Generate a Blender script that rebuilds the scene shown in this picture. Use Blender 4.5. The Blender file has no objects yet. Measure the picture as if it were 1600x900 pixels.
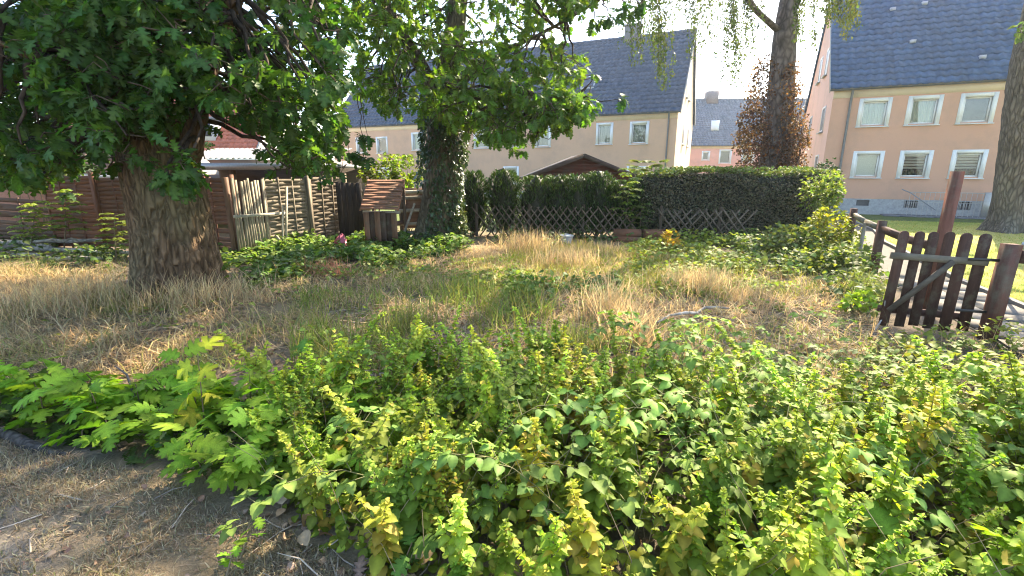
import bpy, math, random
import numpy as np
from mathutils import Vector, Matrix

# ---------------------------------------------------------------- camera, sky, sun, exposure
scene = bpy.context.scene
F, PITCH, CZ = 740.0, math.radians(14.04), 1.75
cam_data = bpy.data.cameras.new("camera")
cam_data.sensor_width = 36.0
cam_data.lens = 36.0 * F / 1600.0
cam_data.clip_start, cam_data.clip_end = 0.05, 2000.0
cam = bpy.data.objects.new("camera", cam_data)
scene.collection.objects.link(cam)
cam.location = (0, 0, CZ)
cam.rotation_euler = (math.pi / 2 - PITCH, 0, 0)
scene.camera = cam

SUN_AZ, SUN_EL = math.radians(38), math.radians(41)      # azimuth to the right of the view direction (+y)
world = bpy.data.worlds.new("World")
scene.world = world
world.use_nodes = True
wn = world.node_tree
sky = wn.nodes.new("ShaderNodeTexSky")
sky.sky_type = 'NISHITA'
sky.sun_disc = False
sky.sun_elevation = SUN_EL
sky.sun_rotation = SUN_AZ
sky.air_density, sky.dust_density, sky.ozone_density = 1.0, 1.6, 1.0
bg = wn.nodes["Background"]
bg.inputs["Strength"].default_value = 0.15
wn.links.new(sky.outputs[0], bg.inputs["Color"])

sun_data = bpy.data.lights.new("sun", 'SUN')
sun_data.energy = 5.0
sun_data.angle = math.radians(0.6)
sun_data.color = (1.0, 0.86, 0.66)
sun = bpy.data.objects.new("sun", sun_data)
scene.collection.objects.link(sun)
sdir = Vector((math.sin(SUN_AZ) * math.cos(SUN_EL), math.cos(SUN_AZ) * math.cos(SUN_EL), math.sin(SUN_EL)))
sun.rotation_euler = sdir.to_track_quat('Z', 'Y').to_euler()
sun.location = (20, 25, 30)

scene.view_settings.view_transform = 'Standard'
scene.view_settings.look = 'None'
scene.view_settings.exposure = 2.22
scene.view_settings.gamma = 1.0
scene.view_settings.use_curve_mapping = False
scene.cycles.max_bounces = 7
scene.cycles.diffuse_bounces = 4
scene.cycles.glossy_bounces = 2
scene.cycles.transmission_bounces = 5
scene.cycles.transparent_max_bounces = 6
scene.cycles.use_denoising = True
scene.cycles.filter_width = 1.1
scene.cycles.sample_clamp_indirect = 8.0

# ---------------------------------------------------------------- numbers and helpers
rng = np.random.default_rng(7)
random.seed(7)
CP, SP = math.cos(PITCH), math.sin(PITCH)

def ray(px, py):
    u, v = (px - 800) / F, (450 - py) / F
    h, w = CP + v * SP, -SP + v * CP
    return u / h, w / h
def at(px, py, Y):
    x, z = ray(px, py)
    return np.array([x * Y, Y, CZ + z * Y])
def gp(px, py, z0=0.0):
    x, z = ray(px, py)
    Y = (CZ - z0) / -z
    return np.array([x * Y, Y, z0])
def proj(P):
    P = np.atleast_2d(P)
    X, Y, Z = P[:, 0], P[:, 1], P[:, 2] - CZ
    d = Y * CP - Z * SP
    v = (Y * SP + Z * CP) / d
    return 800 + F * X / d, 450 - F * v

def hash3(i, j, k, s):
    n = (i * 374761393 + j * 668265263 + k * 2147483647 + s * 1274126177) & 0x7fffffff
    n = ((n ^ (n >> 13)) * 1274126177) & 0x7fffffff
    return ((n ^ (n >> 16)) & 0xffff) / 65535.0
def vnoise(p, s=0):
    p = np.asarray(p, float)
    i = np.floor(p).astype(np.int64)
    f = p - i
    f = f * f * (3 - 2 * f)
    r = 0
    for a in (0, 1):
        for b in (0, 1):
            for c in (0, 1):
                w = (f[..., 0] if a else 1 - f[..., 0]) * (f[..., 1] if b else 1 - f[..., 1]) * (f[..., 2] if c else 1 - f[..., 2])
                r = r + w * hash3(i[..., 0] + a, i[..., 1] + b, i[..., 2] + c, s)
    return r * 2 - 1
def fbm(p, s=0, o=3):
    r, a = 0, 1.0
    p = np.asarray(p, float)
    for k in range(o):
        r = r + a * vnoise(p, s + k)
        p = p * 2.03
        a *= 0.5
    return r
def gz(x, y):
    x, y = np.asarray(x, float), np.asarray(y, float)
    m = np.clip((12.5 - y) / 2.0, 0, 1) * np.clip((4.2 - x) / 1.5, 0, 1)
    p = np.stack([x * 0.9, y * 0.9, 0 * x], -1)
    return 0.05 * fbm(p, 3, 3) * m

class MB:
    """collects shapes that end up as one mesh"""
    def __init__(s):
        s.v, s.f, s.c, s.n = [], [], [], 0
    def add(s, v, f, col=None):
        v = np.asarray(v, float).reshape(-1, 3)
        f = np.asarray(f, int)
        s.v.append(v)
        s.f.append(f + s.n)
        if col is None:
            col = (1, 1, 1)
        col = np.asarray(col, float)
        s.c.append(np.broadcast_to(col, (len(v), 3)))
        s.n += len(v)
        return s
    def box(s, lo, hi, col=None):
        x0, y0, z0 = lo
        x1, y1, z1 = hi
        v = [(x0, y0, z0), (x1, y0, z0), (x1, y1, z0), (x0, y1, z0), (x0, y0, z1), (x1, y0, z1), (x1, y1, z1), (x0, y1, z1)]
        return s.add(v, [(0, 3, 2, 1), (4, 5, 6, 7), (0, 1, 5, 4), (1, 2, 6, 5), (2, 3, 7, 6), (3, 0, 4, 7)], col)
    def bar(s, a, b, w, t, up=(0, 0, 1), col=None, taper=1.0):
        """a board from a to b: w across, t thick along 'up'-ish normal"""
        a, b = np.asarray(a, float), np.asarray(b, float)
        d = b - a
        d /= np.linalg.norm(d)
        x = np.cross(d, up)
        x /= np.linalg.norm(x)
        n = np.cross(x, d)
        v = []
        for p, k in ((a, 1.0), (b, taper)):
            for sx, sn in ((-1, -1), (1, -1), (1, 1), (-1, 1)):
                v.append(p + x * sx * w / 2 * k + n * sn * t / 2 * k)
        return s.add(v, [(0, 3, 2, 1), (4, 5, 6, 7), (0, 1, 5, 4), (1, 2, 6, 5), (2, 3, 7, 6), (3, 0, 4, 7)], col)
    def tube(s, pts, rad, sides=8, col=None, rough=0.0, seed=0, caps=True):
        pts = np.asarray(pts, float)
        rad = np.broadcast_to(np.asarray(rad, float), (len(pts),))
        t = np.gradient(pts, axis=0)
        t /= np.linalg.norm(t, axis=1)[:, None] + 1e-9
        ref = np.array([1.0, 0, 0]) if abs(t[0, 0]) < 0.8 else np.array([0, 1.0, 0])
        vs = []
        for i in range(len(pts)):
            x = ref - t[i] * np.dot(ref, t[i])
            x /= np.linalg.norm(x)
            ref = x
            y = np.cross(t[i], x)
            a = np.arange(sides) * 2 * math.pi / sides
            r = np.full(sides, rad[i])
            if rough:
                q = np.stack([np.cos(a) * 2, np.sin(a) * 2, np.full(sides, i * 0.5)], -1)
                r = r * (1 + rough * vnoise(q, seed))
            vs.append(pts[i] + np.outer(np.cos(a) * r, x) + np.outer(np.sin(a) * r, y))
        n = len(pts)
        v = np.concatenate(vs)
        i, j = np.meshgrid(np.arange(n - 1), np.arange(sides), indexing='ij')
        i, j = i.ravel(), j.ravel()
        k = (j + 1) % sides
        f = np.stack([i * sides + j, i * sides + k, (i + 1) * sides + k, (i + 1) * sides + j], 1)
        s.add(v, f, col)
        if caps:
            for ring, flip in ((0, True), (n - 1, False)):
                c = pts[ring]
                vv = np.vstack([vs[ring], c[None]])
                jj = np.arange(sides)
                kk = (jj + 1) % sides
                tri = np.stack([jj, kk, np.full(sides, sides)], 1)
                s.add(vv, tri[:, ::-1] if flip else tri, col if col is None or np.ndim(col) == 1 else np.asarray(col)[0])
        return s
    def lay(s, T, pos, d, roll, scale, col, up=(0, 0, 1)):
        """many copies of a template leaf (lies along +y, faces +z)"""
        tv, tf = T
        pos = np.atleast_2d(pos)
        m = len(pos)
        if m == 0:
            return s
        d = np.broadcast_to(np.asarray(d, float), (m, 3))
        d = d / (np.linalg.norm(d, axis=1)[:, None] + 1e-9)
        u = np.broadcast_to(np.asarray(up, float), (m, 3)) + 1e-3
        x = np.cross(d, u)
        x /= np.linalg.norm(x, axis=1)[:, None] + 1e-9
        z = np.cross(x, d)
        roll = np.broadcast_to(np.asarray(roll, float), (m,))
        cr, sr = np.cos(roll)[:, None], np.sin(roll)[:, None]
        x2, z2 = x * cr + z * sr, z * cr - x * sr
        sc = np.asarray(scale, float)
        sc = np.broadcast_to(sc.reshape(-1, 1) if sc.ndim else sc, (m, 1))
        V = pos[:, None, :] + sc[:, None, :] * (tv[None, :, 0:1] * x2[:, None, :] + tv[None, :, 1:2] * d[:, None, :] + tv[None, :, 2:3] * z2[:, None, :])
        k = len(tv)
        Fc = (tf[None] + (np.arange(m) * k)[:, None, None]).reshape(-1, tf.shape[1])
        C = np.repeat(np.broadcast_to(np.asarray(col, float), (m, 3)), k, axis=0)
        if k % 3 == 0 and k > 8:                 # paler along the midrib, darker towards the rim
            rib = np.tile(np.where(np.arange(k) < k // 3, 1.28, 0.88), m)
            C = C * rib[:, None]
        s.v.append(V.reshape(-1, 3))
        s.f.append(Fc + s.n)
        s.c.append(C)
        s.n += m * k
        return s
    def mesh(s, name, mat, smooth=False, origin=None):
        me = bpy.data.meshes.new(name)
        V = np.concatenate(s.v)
        if origin is not None:
            V = V - np.asarray(origin, float)
        me.vertices.add(len(V))
        me.vertices.foreach_set("co", V.astype(np.float32).ravel())
        li = np.concatenate([f.ravel() for f in s.f]).astype(np.int32)
        tot = np.concatenate([np.full(len(f), f.shape[1]) for f in s.f]).astype(np.int32)
        st = np.concatenate([[0], np.cumsum(tot)[:-1]]).astype(np.int32)
        me.loops.add(len(li))
        me.loops.foreach_set("vertex_index", li)
        me.polygons.add(len(tot))
        me.polygons.foreach_set("loop_start", st)
        if smooth:
            me.polygons.foreach_set("use_smooth", np.ones(len(tot), bool))
        ca = me.color_attributes.new("col", 'FLOAT_COLOR', 'POINT')
        C = np.concatenate(s.c)
        ca.data.foreach_set("color", np.hstack([C, np.ones((len(C), 1))]).astype(np.float32).ravel())
        me.update(calc_edges=True)
        if mat is not None:
            me.materials.append(mat)
        return me
    def build(s, name, mat, parent=None, smooth=False, origin=None):
        if origin is None and parent is not None and not parent.get("_local"):
            origin = parent.location
        return link(name, s.mesh(name, mat, smooth, origin), parent)

def link(name, data, parent=None):
    o = bpy.data.objects.new(name, data)
    scene.collection.objects.link(o)
    if parent is not None:
        o.parent = parent
    return o
def tag(o, label, cat, group=None, kind=None):
    o["label"] = label
    o["category"] = cat
    if group:
        o["group"] = group
    if kind:
        o["kind"] = kind
    return o
def thing(name, label, cat, loc, group=None, rotz=0.0, local=False):
    """an Empty at the base of a thing; parts are given in world coordinates, or in the thing's own when local"""
    o = link(name, None)
    o.location = tuple(float(a) for a in loc)
    o.rotation_euler = (0, 0, rotz)
    if local:
        o["_local"] = 1
    return tag(o, label, cat, group)
def structure(o):
    o["kind"] = "structure"
    return o
def copy_tree(root, loc, rotz=0.0, scale=1.0, label=None):
    r = root.copy()
    scene.collection.objects.link(r)
    r.location = loc
    r.rotation_euler = (0, 0, rotz)
    r.scale = (scale,) * 3 if np.ndim(scale) == 0 else scale
    if label:
        r["label"] = label
    for ch in root.children:
        c = ch.copy()
        scene.collection.objects.link(c)
        c.parent = r
        for g in ch.children:
            d = g.copy()
            scene.collection.objects.link(d)
            d.parent = c
    return r
def rnd(a, b, n=None):
    return rng.uniform(a, b, n)
def unit(n):
    v = rng.normal(size=(n, 3))
    return v / np.linalg.norm(v, axis=1)[:, None]
def inpoly(px, py, poly):
    r = np.zeros(len(px), bool)
    n = len(poly)
    for i in range(n):
        x0, y0 = poly[i]
        x1, y1 = poly[(i + 1) % n]
        c = ((y0 > py) != (y1 > py)) & (px < (x1 - x0) * (py - y0) / ((y1 - y0) or 1e-9) + x0)
        r ^= c
    return r
def spots(poly, density, jitter_seed=0):
    """points spread over a patch of ground; the patch is outlined by the places its corners have in the view"""
    g = np.array([gp(x, y)[:2] for x, y in poly])
    lo, hi = g.min(0), g.max(0)
    n = int(density * (hi[0] - lo[0]) * (hi[1] - lo[1]))
    p = rng.uniform(lo, hi, (n, 2))
    k = inpoly(p[:, 0], p[:, 1], g.tolist())
    p = p[k]
    return np.column_stack([p, gz(p[:, 0], p[:, 1])])

# ---------------------------------------------------------------- materials
def new_mat(name):
    m = bpy.data.materials.new(name)
    m.use_nodes = True
    nt = m.node_tree
    return m, nt, nt.nodes["Principled BSDF"]
def nd(nt, kind, **kw):
    n = nt.nodes.new(kind)
    for k, v in kw.items():
        if k in n.bl_rna.properties:
            setattr(n, k, v)
        else:
            n.inputs[k.replace("_", " ")].default_value = v
    return n
def leaf_mat(name, trans=0.45, rough=0.5, spec=0.35, warm=(1.25, 1.3, 0.45), vary=False):
    m, nt, b = new_mat(name)
    a = nd(nt, "ShaderNodeAttribute", attribute_name="col")
    oi = nd(nt, "ShaderNodeObjectInfo")
    hs = nd(nt, "ShaderNodeHueSaturation")
    mr = nd(nt, "ShaderNodeMapRange")
    mr.inputs[3].default_value, mr.inputs[4].default_value = 0.72, 1.3
    nt.links.new(oi.outputs["Random"], mr.inputs[0])
    nt.links.new(mr.outputs[0], hs.inputs["Value"])
    mh = nd(nt, "ShaderNodeMath", operation='MULTIPLY_ADD')
    mh.inputs[1].default_value, mh.inputs[2].default_value = 37.0, 0.13
    fr = nd(nt, "ShaderNodeMath", operation='FRACT')
    mk = nd(nt, "ShaderNodeMapRange")
    mk.inputs[3].default_value, mk.inputs[4].default_value = 0.468, 0.503
    nt.links.new(oi.outputs["Random"], mh.inputs[0])
    nt.links.new(mh.outputs[0], fr.inputs[0])
    nt.links.new(fr.outputs[0], mk.inputs[0])
    if vary:
        nt.links.new(mk.outputs[0], hs.inputs["Hue"])
    else:
        mr.inputs[3].default_value = mr.inputs[4].default_value = 1.0
    tc = nd(nt, "ShaderNodeTexCoord")
    nz = nd(nt, "ShaderNodeTexNoise", Scale=35.0, Detail=2.0)
    nt.links.new(tc.outputs["Object"], nz.inputs["Vector"])
    mr2 = nd(nt, "ShaderNodeMapRange")
    mr2.inputs[1].default_value, mr2.inputs[2].default_value = 0.3, 0.7
    mr2.inputs[3].default_value, mr2.inputs[4].default_value = 0.8, 1.15
    nt.links.new(nz.outputs[0], mr2.inputs[0])
    mx = nd(nt, "ShaderNodeVectorMath", operation='SCALE')
    nt.links.new(a.outputs["Color"], mx.inputs[0])
    nt.links.new(mr2.outputs[0], mx.inputs["Scale"])
    nt.links.new(mx.outputs[0], hs.inputs["Color"])
    nt.links.new(hs.outputs[0], b.inputs["Base Color"])
    b.inputs["Roughness"].default_value = rough
    b.inputs["Specular IOR Level"].default_value = spec
    tl = nd(nt, "ShaderNodeBsdfTranslucent")
    w = nd(nt, "ShaderNodeVectorMath", operation='MULTIPLY')
    w.inputs[1].default_value = warm
    nt.links.new(hs.outputs[0], w.inputs[0])
    nt.links.new(w.outputs[0], tl.inputs["Color"])
    ms = nd(nt, "ShaderNodeMixShader")
    ms.inputs[0].default_value = trans
    nt.links.new(b.outputs[0], ms.inputs[1])
    nt.links.new(tl.outputs[0], ms.inputs[2])
    nt.links.new(ms.outputs[0], nt.nodes["Material Output"].inputs["Surface"])
    return m
def tint_mat(name, rough=0.8, scale=6.0, stretch=(1, 1, 1), amount=0.35, bump=0.4, dist=0.01, spec=0.25, metallic=0.0, dirt_amt=0.8, dirt=None, dirt_scale=1.5, fine=None, objvar=0.12):
    """vertex colour with grain, wear and fine relief"""
    m, nt, b = new_mat(name)
    a = nd(nt, "ShaderNodeAttribute", attribute_name="col")
    tc = nd(nt, "ShaderNodeTexCoord")
    mp = nd(nt, "ShaderNodeMapping")
    mp.inputs["Scale"].default_value = stretch
    nt.links.new(tc.outputs["Object"], mp.inputs[0])
    nz = nd(nt, "ShaderNodeTexNoise", Scale=scale, Detail=6.0, Roughness=0.65)
    nt.links.new(mp.outputs[0], nz.inputs["Vector"])
    mr = nd(nt, "ShaderNodeMapRange")
    mr.inputs[1].default_value, mr.inputs[2].default_value = 0.25, 0.75
    mr.inputs[3].default_value, mr.inputs[4].default_value = 1 - amount, 1 + amount
    nt.links.new(nz.outputs[0], mr.inputs[0])
    sc = nd(nt, "ShaderNodeVectorMath", operation='SCALE')
    nt.links.new(a.outputs["Color"], sc.inputs[0])
    nt.links.new(mr.outputs[0], sc.inputs["Scale"])
    out = sc.outputs[0]
    oi = nd(nt, "ShaderNodeObjectInfo")
    mo = nd(nt, "ShaderNodeMapRange")
    mo.inputs[3].default_value, mo.inputs[4].default_value = 1 - objvar, 1 + objvar
    nt.links.new(oi.outputs["Random"], mo.inputs[0])
    so = nd(nt, "ShaderNodeVectorMath", operation='SCALE')
    nt.links.new(out, so.inputs[0])
    nt.links.new(mo.outputs[0], so.inputs["Scale"])
    out = so.outputs[0]
    if dirt is not None:
        n2 = nd(nt, "ShaderNodeTexNoise", Scale=dirt_scale, Detail=5.0, Roughness=0.7)
        nt.links.new(tc.outputs["Object"], n2.inputs["Vector"])
        r2 = nd(nt, "ShaderNodeMapRange")
        r2.inputs[1].default_value, r2.inputs[2].default_value = 0.48, 0.72
        r2.inputs[4].default_value = dirt_amt
        nt.links.new(n2.outputs[0], r2.inputs[0])
        mix = nd(nt, "ShaderNodeMix", data_type='RGBA')
        mix.inputs[7].default_value = (*dirt, 1)
        nt.links.new(r2.outputs[0], mix.inputs[0])
        nt.links.new(out, mix.inputs[6])
        out = mix.outputs[2]
    nt.links.new(out, b.inputs["Base Color"])
    b.inputs["Roughness"].default_value = rough
    b.inputs["Specular IOR Level"].default_value = spec
    b.inputs["Metallic"].default_value = metallic
    bp = nd(nt, "ShaderNodeBump", Strength=bump, Distance=dist)
    nt.links.new(nz.outputs[0], bp.inputs["Height"])
    nt.links.new(bp.outputs[0], b.inputs["Normal"])
    return m

M = {}
M['leaf'] = leaf_mat("leaf", 0.45, 0.6, 0.2, vary=True)
M['crown_leaf'] = leaf_mat("crown_leaf", 0.5, 0.5, 0.3, (1.35, 1.4, 0.4))
M['bramble_leaf'] = leaf_mat("bramble_leaf", 0.4, 0.6, 0.22, (1.2, 1.25, 0.6), vary=True)
M['needle'] = leaf_mat("needle", 0.22, 0.6, 0.2)
M['ivy_leaf'] = leaf_mat("ivy_leaf", 0.25, 0.35, 0.5)
M['straw'] = leaf_mat("straw", 0.5, 0.7, 0.15, (1.15, 1.05, 0.8))
M['dead_leaf'] = leaf_mat("dead_leaf", 0.2, 0.8, 0.1, (1.1, 1.0, 0.7))
M['stem'] = tint_mat("stem", 0.7, 30.0, (1, 1, 0.3), 0.3, 0.3, 0.003)
M['wood_grey'] = tint_mat("wood_grey", 0.85, 14.0, (1, 1, 0.12), 0.4, 0.6, 0.006, 0.15)
M['wood_flat'] = tint_mat("wood_flat", 0.8, 14.0, (0.12, 1, 1), 0.38, 0.6, 0.006, 0.15, dirt=(0.10, 0.085, 0.06), dirt_scale=2.5)
M['wood_stain'] = tint_mat("wood_stain", 0.85, 16.0, (1, 1, 0.1), 0.5, 0.8, 0.008, 0.15, dirt=(0.13, 0.12, 0.085), dirt_scale=5.0)
M['plaster'] = tint_mat("plaster", 0.9, 90.0, (1, 1, 1), 0.06, 0.25, 0.004, 0.15, objvar=0.0, dirt=(0.30, 0.24, 0.19), dirt_scale=0.7, dirt_amt=0.36)
M['concrete'] = tint_mat("concrete", 0.9, 12.0, (1, 1, 1), 0.25, 0.4, 0.006, 0.15, objvar=0.03)
M['white_paint'] = tint_mat("white_paint", 0.4, 20.0, (1, 1, 1), 0.05, 0.05, 0.001, 0.4, objvar=0.03)
M['metal'] = tint_mat("metal", 0.5, 20.0, (1, 1, 1), 0.15, 0.1, 0.002, 0.5, 0.6, objvar=0.03)
M['roof_tile'] = tint_mat("roof_tile", 0.5, 5.0, (1, 1, 1), 0.35, 0.3, 0.006, 0.3, objvar=0.0, dirt=(0.11, 0.115, 0.10), dirt_scale=1.1, dirt_amt=0.16)
M['roof_felt'] = tint_mat("roof_felt", 0.85, 30.0, (1, 1, 1), 0.25, 0.4, 0.005, 0.2)
M['fabric'] = tint_mat("fabric", 0.9, 30.0, (1, 1, 1), 0.12, 0.2, 0.003, 0.1, objvar=0.05)
M['plastic'] = tint_mat("plastic", 0.45, 10.0, (1, 1, 1), 0.1, 0.1, 0.002, 0.4)

def bark_mat(name, ridge=1.0, sc=13.0, stretch=(1, 1, 0.26), dist=0.035):
    m, nt, b = new_mat(name)
    a = nd(nt, "ShaderNodeAttribute", attribute_name="col")
    tc = nd(nt, "ShaderNodeTexCoord")
    mp = nd(nt, "ShaderNodeMapping")
    mp.inputs["Scale"].default_value = stretch
    nt.links.new(tc.outputs["Object"], mp.inputs[0])
    n0 = nd(nt, "ShaderNodeTexNoise", Scale=3.0, Detail=3.0)
    nt.links.new(mp.outputs[0], n0.inputs["Vector"])
    wob = nd(nt, "ShaderNodeVectorMath", operation='MULTIPLY_ADD')
    wob.inputs[1].default_value = (0.12, 0.12, 0.12)
    nt.links.new(n0.outputs["Color"], wob.inputs[0])
    nt.links.new(mp.outputs[0], wob.inputs[2])
    vo = nd(nt, "ShaderNodeTexVoronoi", Scale=sc, feature='DISTANCE_TO_EDGE')
    nt.links.new(wob.outputs[0], vo.inputs["Vector"])
    nz = nd(nt, "ShaderNodeTexNoise", Scale=22.0, Detail=6.0, Roughness=0.7)
    nt.links.new(mp.outputs[0], nz.inputs["Vector"])
    r = nd(nt, "ShaderNodeMapRange")
    r.inputs[2].default_value = 0.28
    nt.links.new(vo.outputs["Distance"], r.inputs[0])
    ad = nd(nt, "ShaderNodeMath", operation='MULTIPLY_ADD')
    ad.inputs[1].default_value = 0.55
    nt.links.new(nz.outputs[0], ad.inputs[0])
    nt.links.new(r.outputs[0], ad.inputs[2])
    mr = nd(nt, "ShaderNodeMapRange")
    mr.inputs[1].default_value, mr.inputs[2].default_value = 0.2, 1.3
    mr.inputs[3].default_value, mr.inputs[4].default_value = 0.55, 1.25
    nt.links.new(ad.outputs[0], mr.inputs[0])
    s = nd(nt, "ShaderNodeVectorMath", operation='SCALE')
    nt.links.new(a.outputs["Color"], s.inputs[0])
    nt.links.new(mr.outputs[0], s.inputs["Scale"])
    nt.links.new(s.outputs[0], b.inputs["Base Color"])
    b.inputs["Roughness"].default_value = 0.9
    b.inputs["Specular IOR Level"].default_value = 0.15
    bp = nd(nt, "ShaderNodeBump", Strength=0.8 * ridge, Distance=dist)
    nt.links.new(ad.outputs[0], bp.inputs["Height"])
    nt.links.new(bp.outputs[0], b.inputs["Normal"])
    return m
M['bark'] = bark_mat("bark")
M['bark_smooth'] = bark_mat("bark_smooth", 0.7, 7.0, (1, 1, 0.5), 0.02)

def glass_mat():
    m, nt, b = new_mat("window_glass")
    gl = nd(nt, "ShaderNodeBsdfGlossy", Roughness=0.02)
    gl.inputs["Color"].default_value = (0.9, 0.93, 0.95, 1)
    tr = nd(nt, "ShaderNodeBsdfTransparent")
    tr.inputs["Color"].default_value = (0.85, 0.9, 0.88, 1)
    fr = nd(nt, "ShaderNodeFresnel", IOR=1.9)
    ms = nd(nt, "ShaderNodeMixShader")
    nt.links.new(fr.outputs[0], ms.inputs[0])
    nt.links.new(tr.outputs[0], ms.inputs[1])
    nt.links.new(gl.outputs[0], ms.inputs[2])
    nt.links.new(ms.outputs[0], nt.nodes["Material Output"].inputs["Surface"])
    return m
M['glass'] = glass_mat()

def soil_mat():
    m, nt, b = new_mat("soil")
    a = nd(nt, "ShaderNodeAttribute", attribute_name="col")
    tc = nd(nt, "ShaderNodeTexCoord")
    n1 = nd(nt, "ShaderNodeTexNoise", Scale=60.0, Detail=8.0, Roughness=0.75)
    n2 = nd(nt, "ShaderNodeTexNoise", Scale=7.0, Detail=6.0, Roughness=0.7)
    for n in (n1, n2):
        nt.links.new(tc.outputs["Object"], n.inputs["Vector"])
    ad = nd(nt, "ShaderNodeMath", operation='ADD')
    nt.links.new(n1.outputs[0], ad.inputs[0])
    nt.links.new(n2.outputs[0], ad.inputs[1])
    mr = nd(nt, "ShaderNodeMapRange")
    mr.inputs[1].default_value, mr.inputs[2].default_value = 0.6, 1.4
    mr.inputs[3].default_value, mr.inputs[4].default_value = 0.45, 1.5
    nt.links.new(ad.outputs[0], mr.inputs[0])
    s = nd(nt, "ShaderNodeVectorMath", operation='SCALE')
    nt.links.new(a.outputs["Color"], s.inputs[0])
    nt.links.new(mr.outputs[0], s.inputs["Scale"])
    nt.links.new(s.outputs[0], b.inputs["Base Color"])
    b.inputs["Roughness"].default_value = 0.95
    b.inputs["Specular IOR Level"].default_value = 0.1
    bp = nd(nt, "ShaderNodeBump", Strength=0.9, Distance=0.03)
    nt.links.new(ad.outputs[0], bp.inputs["Height"])
    nt.links.new(bp.outputs[0], b.inputs["Normal"])
    return m
M['soil'] = soil_mat()

# ---------------------------------------------------------------- leaf templates
def leaf_shape(half, fold=0.25, bend=0.25, bend0=0.0, curl=0.0):
    """half: (x, y, y on the midrib) from base to tip; both halves are built"""
    n = len(half)
    v, f = [], []
    for x, y, ym in half:
        v.append((0, ym))
    for sgn in (1, -1):
        for x, y, ym in half:
            v.append((sgn * x, y))
    v = np.array(v, float)
    for i in range(n - 1):
        r0, r1 = n + i, n + i + 1
        l0, l1 = 2 * n + i, 2 * n + i + 1
        f += [(i, r0, r1), (i, r1, i + 1), (i, l1, l0), (i, i + 1, l1)]
    x, y = v[:, 0], v[:, 1]
    z = fold * np.abs(x) - curl * x * x * 4 - bend * y * y + bend0 * y
    return np.column_stack([x, y, z]), np.array(f)
OAK_HALF = [(0.006, 0.0, 0.0), (0.006, 0.10, 0.10), (0.06, 0.14, 0.14), (0.17, 0.15, 0.17), (0.24, 0.24, 0.20), (0.19, 0.28, 0.24), (0.15, 0.32, 0.29),
            (0.27, 0.34, 0.33), (0.37, 0.39, 0.36), (0.41, 0.50, 0.38), (0.31, 0.50, 0.41), (0.17, 0.52, 0.47), (0.28, 0.57, 0.52), (0.38, 0.67, 0.55),
            (0.34, 0.77, 0.59), (0.23, 0.72, 0.63), (0.14, 0.74, 0.70), (0.20, 0.82, 0.76), (0.19, 0.92, 0.80), (0.07, 0.88, 0.87), (0.0, 1.0, 1.0)]
OAK_LOW = [(0.008, 0.0, 0.0), (0.008, 0.13, 0.13), (0.22, 0.24, 0.2), (0.11, 0.33, 0.30), (0.39, 0.46, 0.38), (0.13, 0.53, 0.48), (0.36, 0.74, 0.58), (0.11, 0.75, 0.72), (0.17, 0.92, 0.82), (0.0, 1.0, 1.0)]
MAPLE_HALF = [(0.006, 0.0, 0.0), (0.006, 0.30, 0.30), (0.12, 0.22, 0.32), (0.34, 0.30, 0.34), (0.28, 0.38, 0.36), (0.20, 0.42, 0.38), (0.36, 0.50, 0.40), (0.52, 0.60, 0.42), (0.42, 0.66, 0.44), (0.40, 0.74, 0.46),
              (0.27, 0.66, 0.50), (0.12, 0.64, 0.58), (0.16, 0.74, 0.66), (0.22, 0.80, 0.70), (0.12, 0.86, 0.80), (0.0, 1.0, 1.0)]
OVATE = [(0.008, 0.0, 0.0), (0.008, 0.16, 0.16), (0.25, 0.21, 0.20), (0.36, 0.40, 0.36), (0.33, 0.60, 0.56), (0.19, 0.84, 0.80), (0.0, 1.0, 1.0)]
TOOTHED = [(0.008, 0.0, 0.0), (0.008, 0.14, 0.14), (0.23, 0.17, 0.17), (0.31, 0.28, 0.25), (0.35, 0.33, 0.32), (0.39, 0.46, 0.42), (0.36, 0.50, 0.48), (0.34, 0.65, 0.60), (0.29, 0.68, 0.66), (0.21, 0.83, 0.78), (0.14, 0.85, 0.84), (0.0, 1.0, 1.0)]
LANCE = [(0.01, 0.0, 0.0), (0.13, 0.35, 0.3), (0.11, 0.65, 0.6), (0.0, 1.0, 1.0)]
IVY = [(0.01, 0.0, 0.0), (0.30, 0.10, 0.08), (0.42, 0.28, 0.25), (0.20, 0.50, 0.45), (0.16, 0.75, 0.7), (0.0, 1.0, 1.0)]
OAKS = [leaf_shape(OAK_HALF, f, b, b0, c) for f, b, b0, c in ((0.2, 0.3, 0.2, 0), (0.1, 0.4, 0.25, 0.15), (0.25, 0.15, 0.1, 0.3), (0.05, 0.5, 0.35, 0.0))]
OAKL = [leaf_shape(OAK_LOW, f, b, b0) for f, b, b0 in ((0.25, 0.35, 0.1), (0.1, 0.55, 0.2))]
MAPLES = [leaf_shape(MAPLE_HALF, f, b, b0, c) for f, b, b0, c in ((0.15, 0.5, 0.2, 0.1), (0.05, 0.3, 0.0, 0.35))]
OVATES = [leaf_shape(OVATE, 0.35, 0.4, 0.15), leaf_shape(OVATE, 0.15, 0.7, 0.25)]
TOOTHS = [leaf_shape(TOOTHED, 0.3, 0.45, 0.15), leaf_shape(TOOTHED, 0.12, 0.75, 0.25), leaf_shape(TOOTHED, 0.45, 0.2, 0.05)]
LANCES = [leaf_shape(LANCE, 0.3, 0.3, 0.1)]
IVYS = [leaf_shape(IVY, 0.1, 0.3, 0.1)]
DEADS = [leaf_shape(OVATE, 0.9, 0.9, 0.5, 0.4), leaf_shape(OAK_LOW, 0.8, 0.9, 0.5, 0.7), leaf_shape(OVATE, 0.6, -0.5, -0.2, -0.3)]
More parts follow.
